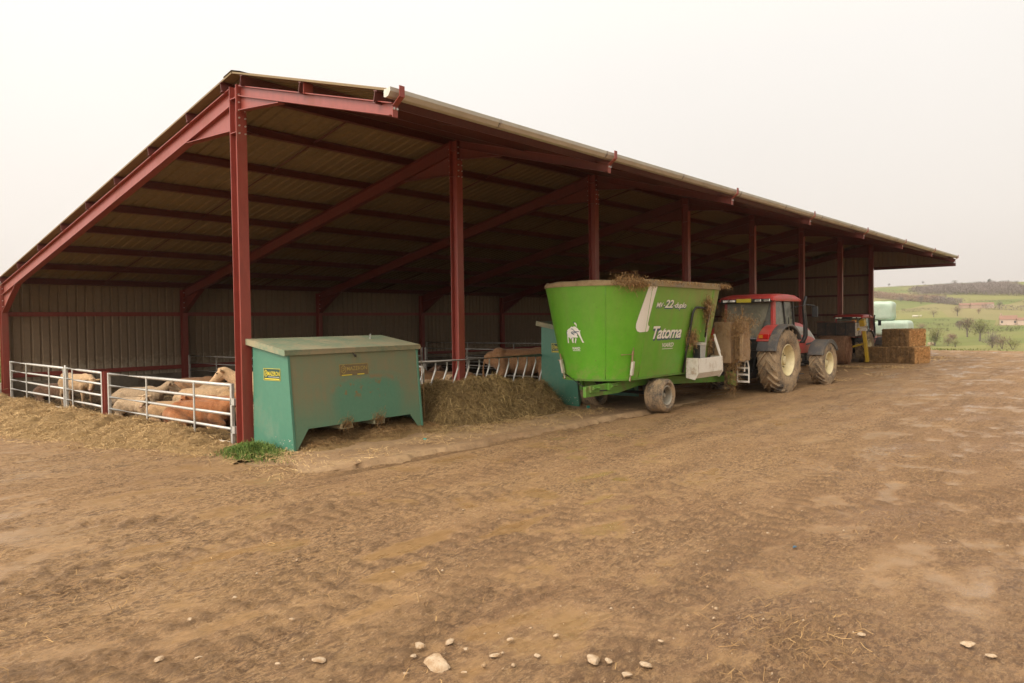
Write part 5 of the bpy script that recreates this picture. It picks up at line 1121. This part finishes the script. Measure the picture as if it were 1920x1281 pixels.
# straw pushed out under the gates
def spill_edge(y): return -1.05 - .235*np.clip(y, -.5, 20) - .55*(fbm(y*.9, y*0+2., 3)-.5)*2
def spill(x, y):
    e = spill_edge(y); u = np.clip((x-e)/(0-e), 0, 1.3)
    return .27*sst(0, .9, u)*sst(-1.0, 1.6, y)*(.55+.9*fbm(x*1.5, y*1.5, 4)) + ((fbm(x*6, y*6, 4)-.5)*.12+(fbm(x*2.6, y*2.6, 3)-.5)*.16)*sst(0, .3, u) - .06*(1-sst(0, .12, u)) - .22*sst(-.55, .25, x)
o = mound('straw_spill', np.arange(-5.2, .62, .06), np.arange(-1.2, 15.2, .06), spill, M['straw_heap']); tag(o, kind='stuff')
sd_ = lambda x, y: sst(-.7, .35, x-spill_edge(y))**1.6*sst(-1.3, .2, y)*(.35+.65*sst(.35, .6, fbm(x*1.2+5, y*1.2, 3)))
o = scatter('straw_spill_stalks', 24000, (-4.6, .5), (-1.1, 14.5), sd_, lambda x, y: np.maximum(spill(x, y), -.01), M['straw'], (.06, .20), .0055, 21); tag(o, kind='stuff')
# soiled litter inside
o = scatter('bedding_litter', 12000, (.1, 9), (.2, 11), lambda x, y: (.5+.5*fbm(x*2, y*2, 2)) * np.exp(-x*.22), lambda x, y: bedz(x, y), M['bedding'], (.08, .25), .007, 22); tag(o, kind='stuff')
# hay heap below the feed barrier
def hay_h(x, y):
    e = sst(3.0, 3.7, x)*sst(8.15, 7.2, x); front = -1.05 - .75*sst(3.2, 4.6, x)*sst(8.1, 6.8, x) + .35*(fbm(x*1.4, x*0+7, 3)-.5)
    u = np.clip((y-front)/(-.35-front), 0, 1); h = sst(0, .62, u)**.8*(.34+.62*fbm(x*1.1+2, y*1.3, 4))*e; h = h*(1-.55*sst(-.1, .5, y))
    return .035 + h + ((fbm(x*3.2, y*3.8, 4)-.5)*.30 + (fbm(x*9, y*9, 3)-.5)*.10)*sst(.03, .3, h) - .07*(1-sst(0, .06, h))
hh = thing('hay_heap', 'olive-brown heap of hay spilling out under the feed barrier', 'hay heap')
X, Y, Fq = grid(np.arange(2.95, 8.3, .045), np.arange(-2.3, .75, .045)); mesh_np('heap', np.stack([X, Y, hay_h(X, Y)], -1).reshape(-1, 3), Fq, M['hay_heap'], hh, smooth=True)
scatter('hay_stalks', 17000, (3.0, 8.2), (-2.2, .5), lambda x, y: sst(.05, .14, hay_h(x, y)), hay_h, M['hay'], (.10, .36), .0065, 23, .45, .012, .2, hh, 3)
scatter('loose_hay', 2600, (2.8, 8.4), (-2.7, -.3), lambda x, y: sst(-2.7, -1.6, y)*sst(.4, .62, fbm(x*1.8, y*1.8, 3)), lambda x, y: np.maximum(hay_h(x, y), APR_Z+.01), M['hay'], (.08, .28), .0055, 33, .15, .006, .1, hh, 3)
# brown straw below and around the first bin
def bin_h(x, y):
    f = -1.95+.22*(fbm(x*1.5, x*0, 3)-.5)*2 + .10*x; u = np.clip((y-f)/.95, 0, 1)
    return .03 + .24*sst(0, 1, u)*sst(.1, .6, x)*sst(3.9, 3.0, x)*(.5+.9*fbm(x*1.6, y*1.6, 3)) + (fbm(x*6, y*6, 4)-.5)*.06*sst(0, .3, u) - .06*(1-sst(0, .15, u))
o = mound('bin_litter', np.arange(.0, 4.2, .05), np.arange(-2.3, .3, .05), bin_h, M['straw_heap']); tag(o, kind='stuff')
o = scatter('bin_litter_stalks', 6500, (.1, 4.1), (-2.1, .2), lambda x, y: sst(.05, .12, bin_h(x, y))*.9+.03, bin_h, M['straw_brown'], (.07, .22), .006, 24); tag(o, kind='stuff')
# thin straw on the apron, along its edge, in front of the bales and over the mud
zt_ = lambda x, y: np.where((y > APR_Y) & (x > -.6), APR_Z+.012, .006)
o = scatter('apron_straw', 4200, (-1.2, 9), (-2.95, -.9), lambda x, y: sst(.38, .62, fbm(x*1.3, y*1.3, 3))*(.25+.75*sst(-2.9, -1.2, y)), zt_, M['straw'], (.05, .18), .005, 25, .1); tag(o, kind='stuff')
o = scatter('yard_straw', 2600, (-6, 6), (-10.5, -2.5), lambda x, y: sst(.50, .72, fbm(x*.7+3, y*.7, 4))*.9+.02, lambda x, y: x*0+.012, M['straw_brown'], (.04, .13), .0042, 26, .2); tag(o, kind='stuff')
o = scatter('far_straw', 5000, (18, 37), (-5.2, 3.5), lambda x, y: sst(.42, .62, fbm(x*.6, y*.6+4, 3))*sst(-5.2, -3.2, y), lambda x, y: x*0+.05, M['straw'], (.08, .3), .012, 27, .12); tag(o, kind='stuff')
o = scatter('near_straw_tuft', 240, (-3.6, -.6), (-11, -8.6), lambda x, y: np.exp(-((x+1.9)/.55)**2-((y+10.15)/.35)**2), lambda x, y: x*0+.006, M['straw_brown'], (.04, .16), .0036, 28, .12); tag(o, kind='stuff')
# grass at the foot of the corner post
gt = np.random.RandomState(31); n = 2600
P = np.column_stack([gt.normal(-.28, .20, n), gt.normal(-.82, .42, n)]); P[:, 0] += (P[:, 1]+.8)*-.05
keep = (P[:, 0] < .10) | (P[:, 1] > -.2); P = P[keep]; n = len(P)
L_ = gt.uniform(.12, .34, n)*np.exp(-((P[:, 0]+.26)/.42)**2-((P[:, 1]+.76)/.75)**2); d = np.column_stack([gt.normal(0, .42, n), gt.normal(0, .42, n), np.ones(n)])
V, Fq, ti = ribbons(np.column_stack([P, L_*.45]), d, L_, np.full(n, .008), .18, 3, gt); o = mesh_np('grass_tuft', V, Fq, M['grassblade'], tint=ti); tag(o, 'green tuft of grass between the corner post and the feed bin', 'grass')

# ------------------------------------------------------------------ stones and scraps
def stone(name, loc, sz, seed, mat='stone'):
    r = random.Random(seed); bm = bmesh.new(); bmesh.ops.create_icosphere(bm, subdivisions=3, radius=1)
    pl = [(Vector((r.gauss(0, 1), r.gauss(0, 1), r.gauss(0, 1)*.8)).normalized(), r.uniform(.55, .85)) for _ in range(9)]
    for v in bm.verts:
        for nrm, dd in pl:
            k = v.co.dot(nrm)
            if k > dd: v.co -= nrm*(k-dd)*.92
        v.co += Vector(noise.noise_vector(v.co*3+Vector((seed, 0, 0))))*.07; v.co = Vector((v.co.x*sz[0], v.co.y*sz[1], v.co.z*sz[2]))
    me = bpy.data.meshes.new(name); bm.to_mesh(me); bm.free(); me.materials.append(M[mat]); o = bpy.data.objects.new(name, me); C.objects.link(o); o.location = loc; o.rotation_euler = (r.uniform(-.2, .2), r.uniform(-.2, .2), r.uniform(0, 6)); return o
ST = [(-3.58, -8.57, .085), (-4.02, -7.95, .04), (-3.47, -8.29, .038), (-3.31, -8.4, .034), (-3.32, -8.56, .022), (-3.27, -8.77, .03), (-3.6, -8.37, .022), (-3.82, -8.46, .018), (-3.79, -8.52, .02), (-3.58, -8.05, .016), (-3.8, -6.51, .022), (-3.76, -7.24, .022), (-4.23, -6.66, .02), (-4.66, -7.14, .03), (-4.49, -7.32, .022), (-2.93, -9.29, .05), (-2.78, -9.58, .04), (-2.97, -9.56, .04), (-2.88, -9.37, .03), (-2.78, -8.89, .022), (-1.23, -11.04, .04), (-2.42, -9.48, .02), (-3.1, -8.98, .022), (.44, -9.06, .02), (-3.69, -7.85, .015), (-3.31, -7.61, .016), (-2.58, -8.02, .015), (-1.49, -10.47, .025), (-1.32, -11.18, .03), (-4.21, -7.79, .02), (-4.09, -7.25, .018), (-3.56, -8.78, .02), (-3.03, -8.69, .02)]
for i, (x, y, s) in enumerate([q for q in ST if q[2] > .019]):
    o = stone('stone', (x, y, .004), (s*1.2, s*.95, s*.36), i+3)
    tag(o, 'largest pale stone in the yard, angular, at the bottom of the photo' if i == 0 else 'small pale stone half sunk in the mud of the yard', 'stone', 'pale stones lying in the mud')
# finer gravel trodden into the mud
rs = np.random.RandomState(44); n = 800; P = np.column_stack([rs.uniform(-5.6, 1.5, n), rs.uniform(-11.2, -6, n)]); P = P[rs.rand(n) < sst(.42, .6, fbm(P[:, 0]*.9, P[:, 1]*.9, 3))]
base_ = np.array([(1, 0, 0), (-1, 0, 0), (0, 1, 0), (0, -1, 0), (0, 0, 1), (0, 0, -1)], float); tri = np.array([(0, 2, 4), (2, 1, 4), (1, 3, 4), (3, 0, 4), (2, 0, 5), (1, 2, 5), (3, 1, 5), (0, 3, 5)])
k = len(P); sz = rs.exponential(.0045, k)+.003; V = base_[None]*(sz[:, None, None]*rs.uniform(.6, 1.3, (k, 6, 3))); a = rs.rand(k)*6.3; V = np.stack([V[..., 0]*np.cos(a)[:, None]-V[..., 1]*np.sin(a)[:, None], V[..., 0]*np.sin(a)[:, None]+V[..., 1]*np.cos(a)[:, None], V[..., 2]*.7], -1); V[..., :2] += P[:, None]; V[..., 2] += .006
o = mesh_np('gravel', V.reshape(-1, 3), (tri[None]+np.arange(k)[:, None, None]*6).reshape(-1, 3), M['stone']); tag(o, kind='stuff')
o = stone('plastic_scrap', (.12, -9.44, .015), (.026, .018, .01), 90, 'decal_blue'); tag(o, 'tiny blue plastic scrap lying on the open mud', 'scrap')
o = stone('plastic_scrap', (2.25, -2.12, .06), (.05, .04, .025), 91, 'teal_bit'); tag(o, 'small teal scrap on the apron in front of the first feed bin', 'scrap')
o = stone('plastic_scrap', (7.85, -1.75, .07), (.07, .05, .04), 92, 'teal_bit'); tag(o, 'small teal scrap below the second feed bin, by the mixer tail', 'scrap')
bt = thing('black_tub', 'black tub with a pale cover standing outside the rear corner post', 'tub', (-.60, 13.15, 0))
MB().lathe([(.001, 0), (.24, .0), (.29, .45), (.31, .46), (.31, .49), (.27, .49), (.22, .1), (.001, .1)], axis='Z', n=24).build('body', M['black'], bt, True)
MB().ell((-.04, -.1, .45), (.26, .22, .12)).build('cover', M['white_dirty'], bt, True); MB().tube([(.2, 0, .3), (.55, -.3, .42)], .01, 6).build('cord', M['straw_brown'], bt)

# ------------------------------------------------------------------ countryside
def twigs(c, rad, n, ln, wd, seed, shell=.5, up=.5, flat=False):
    rs = np.random.RandomState(seed); d = rs.normal(0, 1, (n, 3)); d /= np.linalg.norm(d, axis=1)[:, None]; r = rs.rand(n)**(shell)
    k = 6; lob = rs.normal(0, 1, (k, 3)); lob /= np.linalg.norm(lob, axis=1)[:, None]; r *= .70+.42*np.clip((d@lob.T).max(1), 0, 1)**4 + rs.normal(0, .05, n)
    P = np.array(c)+d*r[:, None]*np.array(rad); D = d*[1, 1, .8]+rs.normal(0, .55, (n, 3)); D[:, 2] += up
    return ribbons(P, D, rs.uniform(.5, 1.4, n)*ln, np.full(n, wd), -.05, 1, rs)
def tree(label, loc, h, w, mat, seed, group='leafless trees in the fields', n=620, low=.30):
    r = random.Random(seed); t = thing('tree', label, 'tree', loc, r.uniform(0, 6), group); mb = MB(); tr = h*.035
    top = Vector((r.uniform(-.05, .05)*w, r.uniform(-.05, .05)*w, h*.55)); mb.tube([(0, 0, -.3), (top.x*.4, top.y*.4, h*.25), top], [tr*1.3, tr, tr*.6], 7)
    for k in range(9):
        a = k*2.4+r.random(); u = r.uniform(.35, 1); b = Vector((top.x*u, top.y*u, h*(.18+.36*u))); e = Vector((math.cos(a)*w*.40*r.uniform(.6, 1), math.sin(a)*w*.40*r.uniform(.6, 1), h*r.uniform(.6, .93)))
        mb.tube([b, b.lerp(e, .5)+Vector((0, 0, -h*.04)), e], [tr*.5, tr*.33, tr*.12], 5)
    mb.build('trunk', M['bark'], t)
    V, Fq, ti = twigs((0, 0, h*(low+1)/2), (w/2, w/2, h*(1-low)/2), n, h*.11, h*.011, seed); mesh_np('crown', V, Fq, M[mat], t); return t
T = lambda x, y: float(terr(x, y))-.05
TREES = [('round brown leafless tree standing alone in the middle field, left of its twin', 609.5, 109.5, 5.8, 8.4, 'twig_brown', .12), ('round reddish-brown leafless tree standing alone in the middle field, taller and right of its twin', 622.5, 96.7, 8.6, 8.8, 'twig_brown', .12),
 ('thin leafless tree on the upper hedge line below the wood', 703, 81, 7, 7, 'twig_grey', .15), ('small reddish tree at the end of the farm buildings', 648, 87, 4.6, 4.2, 'scrub', .1),
 ('tall spreading tree in the valley, left of a matching pair', 378, 50.6, 9.6, 9.0, 'twig_brown', .22), ('spreading tree in the valley with a forked trunk, right of a matching pair', 340, 40.1, 9.0, 8.6, 'twig_green', .25),
 ('slim bare tree rising behind the willow clump', 450, 66, 6.0, 5.0, 'twig_grey', .2), ('bare tree close to the upper wrapped bale', 721, 168, 6.6, 9.0, 'twig_grey', .1),
 ('low pinkish bare tree above the top straw bale', 450, 84, 4.2, 8, 'scrub', .05), ('bare tree at the left end of the brown hedgerow belt', 840, 185, 7, 8, 'twig_grey', .1), ('dark bare tree where the hedgerow belt meets the wood', 800, 158, 9, 9, 'twig_grey', .05),
 ('small bare tree on the skyline near the shed end', 1225, 291, 5.5, 6, 'twig_grey', .1), ('bare tree alone on the skyline, left of the wood', 1250, 250, 5.5, 6, 'twig_grey', .1), ('pale bare tree on the skyline at the left end of the wood', 1230, 205, 7, 12, 'twig_grey', .05),
 ('bare tree on the skyline left of the dark conifer', 1080, 160, 8, 9, 'twig_grey', .05), ('bare round tree at the right end of the skyline wood', 1050, 110, 9, 9, 'twig_grey', .05)]
for i, (lb, x, y, h, w_, mt, lo_) in enumerate(TREES): tree(lb, (x, y, T(x, y)), h, w_, mt, 60+i, low=lo_, n=900 if x < 460 else 520)
ct = thing('conifer', 'dark conifer rising above the wood on the skyline', 'tree', (1080, 141.5, T(1080, 141.5))); MB().tube([(0, 0, -.5), (0, 0, 10)], [.4, .08], 6).build('trunk', M['bark'], ct)
V, Fq, ti = twigs((0, 0, 7), (2.9, 2.9, 6), 900, .9, .22, 3, .4); mesh_np('crown', V, Fq, M['conifer'], ct)
def shrub(label, loc, w_, h, mat, seed, n=700):
    t = thing('shrub', label, 'shrub', loc, 0, 'shrubs along the valley edge'); V, Fq, ti = twigs((0, 0, h*.48), (w_/2, w_/2, h*.52), n, h*.14, h*.013, seed, .6, .8); mesh_np('foliage', V, Fq, M[mat], t)
    mb = MB(); r = random.Random(seed)
    for k in range(5): a = r.uniform(0, 6.3); mb.tube([(0, 0, -.2), (math.cos(a)*w_*.12, math.sin(a)*w_*.12, h*.4), (math.cos(a)*w_*.3, math.sin(a)*w_*.3, h*.8)], [h*.02, h*.014, h*.005], 5)
    mb.build('stem', M['bark'], t); return t
for i, (lb, x, y, w_, h, mt) in enumerate([('olive-green willow clump directly right of the stacked straw bales', 302, 48.5, 6.5, 7.4, 'twig_green'), ('lower olive willow beside the bales, left of the taller clump', 296, 52.0, 5.5, 4.6, 'twig_green'), ('brownish low shrub right of the willow clump', 300, 44.0, 6, 3.8, 'twig_brown'),
   ('grey-green low shrub below the pair of spreading trees', 285, 39.0, 5, 3.0, 'twig_green'), ('low brown thicket at the right edge, nearest the yard', 262, 22.5, 9, 4.6, 'twig_brown'), ('tall grey thicket at the right edge behind the low brown one', 275, 27.0, 8, 5.6, 'twig_grey'),
   ('olive thicket in the right corner of the valley', 255, 19.0, 7, 3.6, 'twig_green'), ('pinkish shrub below the left spreading tree', 330, 48.0, 6, 4.4, 'scrub'), ('small round shrub in front of the far house', 505, 54, 5, 3, 'twig_green')]): shrub(lb, (x, y, T(x, y)), w_, h, mt, 90+i)
def hedge(label, pts, h, wd, mat, seed, dens=9, tw=1.):
    pts = [Vector((a, b, 0)) for a, b in pts]; rs = np.random.RandomState(seed); P = []
    for a, b in zip(pts[:-1], pts[1:]):
        n = int((b-a).length*dens); u = rs.rand(n); q = np.array(a)[None, :2]+np.outer(u, (np.array(b)-np.array(a))[:2])+rs.normal(0, wd*.3, (n, 2)); P.append(q)
    P = np.vstack(P); top = h*1.25*(.65+.6*fbm(P[:, 0]*.12, P[:, 1]*.35, 3)); z = terr(P[:, 0], P[:, 1])+rs.rand(len(P))**.8*top-.1; n = len(P); d = rs.normal(0, 1, (n, 3))+[0, 0, .5]
    V, Fq, ti = ribbons(np.column_stack([P, z]), d, rs.uniform(.4, 1., n)*max(.6, h*.42)*tw, np.full(n, .10+h*.03)*tw, 0, 1, rs); o = mesh_np('hedge', V, Fq, M[mat]); return tag(o, label, 'hedge', 'hedges between the fields')
hedge('winding dark hedge in the tan field beside the upper wrapped bale', [(700, 152), (688, 146), (712, 139), (706, 132), (702, 124)], 1.6, 1.2, 'hedge', 1)
hedge('dark hedge below it, curving from the wrapped bale to the right', [(655, 156), (668, 141), (684, 134)], 1.5, 1.2, 'hedge', 2)
hedge('long straight dark hedge across the lower field', [(510, 116), (500, 100), (482, 75), (470, 55), (462, 38)], 1.7, 1.4, 'hedge', 3)
hedge('short dark hedge alone in the green field above the long straight one', [(552, 99), (548, 88)], 1.3, 1.2, 'hedge', 4)
hedge('dark hedge above the first valley trees, ending at the far house', [(455, 96), (440, 78), (424, 66)], 1.8, 1.6, 'hedge', 5)
hedge('dark hedge bending back at the right of the valley', [(430, 55), (436, 38), (418, 47), (400, 55)], 1.9, 1.6, 'hedge', 6)
hedge('thin hedge line high on the hill under the wood', [(800, 118), (790, 96), (770, 62)], 1.8, 1.4, 'hedge', 7)
hedge('thick grey hedge running right from the farm buildings', [(706, 94), (694, 76), (680, 50)], 3.6, 3.2, 'wood', 8, 16)
hedge('rust-brown hedgerow belt descending from the shed end', [(940, 240), (880, 196), (826, 158), (800, 140)], 5.5, 10, 'scrub', 9, 34)
hedge('grey scrub belt continuing below the wood towards the farm', [(822, 152), (790, 136), (760, 118)], 5.0, 9, 'wood', 10, 34)
hedge('thin dark hedge along the top field by the skyline', [(1190, 272), (1150, 222), (1090, 195)], 2.2, 2, 'hedge', 11)
hedge('faint hedge across the hill left of the wood', [(1060, 262), (1040, 215), (1000, 195)], 2, 2, 'hedge', 12)
hedge('grey wild hedge on the bank behind the shed at the left edge', [(-10, 62), (30, 66)], 1.3, 2.0, 'twig_green', 13, 260, .5)
rs = np.random.RandomState(77)
def wood(name, poly, n, h, mat, seed):
    rs = np.random.RandomState(seed); poly = np.array(poly, float); lo, hi = poly.min(0), poly.max(0); P = rs.uniform(lo, hi, (n*4, 2)); ins = np.zeros(len(P), bool); j = len(poly)-1
    for i in range(len(poly)):
        a, b = poly[i], poly[j]; c = ((a[1] > P[:, 1]) != (b[1] > P[:, 1])) & (P[:, 0] < (b[0]-a[0])*(P[:, 1]-a[1])/(b[1]-a[1]+1e-9)+a[0]); ins ^= c; j = i
    P = P[ins][:n]; cell = fbm(P[:, 0]*.16, P[:, 1]*.16, 3); z = terr(P[:, 0], P[:, 1]) + rs.rand(len(P))**.6*h*(.5+cell); m_ = len(P); d = rs.normal(0, 1, (m_, 3))+[0, 0, 1.]
    V, Fq, ti = ribbons(np.column_stack([P, z]), d, rs.uniform(1.2, 3.2, m_), np.full(m_, .32), 0, 1, rs); o = mesh_np(name, V, Fq, M[mat]); return tag(o, kind='stuff')
wood('far_wood', [(975, 210), (930, 160), (900, 128), (880, 108), (845, 62), (880, 50), (930, 90), (1010, 118), (1060, 112), (1075, 140), (1070, 190), (1010, 205)], 26000, 7.5, 'wood', 5)
def building(label, loc, rz, L, W, hw, hr, wall, n_win=0, chim=False):
    t = thing('farm_building' if not n_win else 'farmhouse', label, 'house' if n_win else 'farm building', loc, rz); MB().box((-L/2, -W/2, -1), (L/2, W/2, hw)).build('wall', M[wall], t)
    mb = MB(); mb.prism([(-W/2-.4, hw-.05), (0, hw+hr), (W/2+.4, hw-.05)], L+.6, 'X', -L/2-.3); r = mb.build('roof', M['roof_tile'], t)
    if chim: MB().box((-L/2+.3, -.4, hw+hr-.6), (-L/2+1.1, .4, hw+hr+1.2)).build('chimney', M['brick'], r)
    for k in range(n_win):
        f = MB().box((-L/2+1+k*(L-2)/max(1, n_win-1)-.45, -W/2-.06, hw*.35), (-L/2+1+k*(L-2)/max(1, n_win-1)+.45, -W/2-.003, hw*.75)).build('window', M['window'], t)
    return t
building('pinkish farmhouse with red tiled roof in the valley at the right edge', (502, 50.5, T(502, 50.5)), D_(-80), 8.2, 6, 3.1, 2.3, 'render_wall', 2, True)
building('pale low house end beside the pinkish farmhouse', (500, 44.0, T(500, 44.0)), D_(-72), 4.5, 5, 2.9, 1.3, 'render_wall')
building('tan farm building on the hill, left of the far farm group', (722, 108, T(722, 108)), D_(-70), 9, 6, 2.6, 1.6, 'brick')
building('long reddish barn on the hill in the middle of the far farm group', (718, 98, T(718, 98)), D_(-72), 11, 7, 2.8, 2.0, 'brick')
building('white-walled farm building on the hill, right of the far farm group', (720, 90.5, T(720, 90.5)), D_(-70), 6, 5, 3.4, 1.2, 'render_wall')
for i, (x, y, lb) in enumerate([(609, 122.5, 'left'), (608, 120.3, 'middle'), (610, 118.2, 'right')]):
    mb = MB(); mb.ell((0, 0, 1.1), (1.3, .5, .55)); mb.ell((1.35, 0, 1.45), (.35, .22, .25))
    for a, b in ((-.8, -.25), (-.8, .25), (.8, -.25), (.8, .25)): mb.tube([(a, b, .8), (a, b, 0)], .11, 6)
    o = mb.build('grazing_cow', M['sheep'], None, True); o.location = (x, y, T(x, y)); o.rotation_euler = (0, 0, D_(-60+i*25)); tag(o, 'white grazing cow far off in the green field, %s of the three' % lb, 'cow', 'white cattle in the far field')
o = stone('boulder', (306, 50.6, T(306, 50.6)+.4), (1.5, 1.9, 1.0), 55); tag(o, 'pale boulder at the field edge right of the straw bales', 'boulder')
# rough bank behind the shed at the left edge
n = 14000; P = np.column_stack([rs.uniform(-6, 8, n), rs.uniform(16, 34, n)]); z = terr(P[:, 0], P[:, 1])+rs.rand(n)*(.15+.9*sst(.45, .7, fbm(P[:, 0]*.5, P[:, 1]*.5, 3)))
V, Fq, ti = ribbons(np.column_stack([P, z]), rs.normal(0, .5, (n, 3))+[0, 0, 1], rs.uniform(.15, .5, n), np.full(n, .03), .1, 1, rs); o = mesh_np('bank_grass', V, Fq, M['leafgreen'], tint=ti); tag(o, kind='stuff')
# grass along the far rim of the yard
n = 5000; P = np.column_stack([rs.uniform(46, 53, n), rs.uniform(-26, 9, n)]); z = -.35*sst(46.5, 52.5, P[:, 0])+.05; P = np.column_stack([P, z])[rs.rand(n) < sst(.5, .62, fbm(P[:, 0]*.3, P[:, 1]*.3, 3))]
V, Fq, ti = ribbons(P, rs.normal(0, .5, (len(P), 3))+[0, 0, 1], rs.uniform(.08, .25, len(P)), np.full(len(P), .03), .1, 1, rs); o = mesh_np('rim_grass', V, Fq, M['leafgreen'], tint=ti); tag(o, kind='stuff')

# ------------------------------------------------------------------ damp air over the valley
hz = bpy.data.materials.new('pale_haze'); hz.use_nodes = True; nt = hz.node_tree; nt.nodes.clear(); mo = nt.nodes.new('ShaderNodeOutputMaterial'); vp = nt.nodes.new('ShaderNodeVolumePrincipled')
vp.inputs['Color'].default_value = (.93, .88, .84, 1); vp.inputs['Density'].default_value = .00022; vp.inputs['Anisotropy'].default_value = .2; nt.links.new(vp.outputs[0], mo.inputs['Volume'])
o = MB().box((-3700, -3700, -25), (4500, 3700, 75)).build('haze', hz); tag(o, kind='stuff')
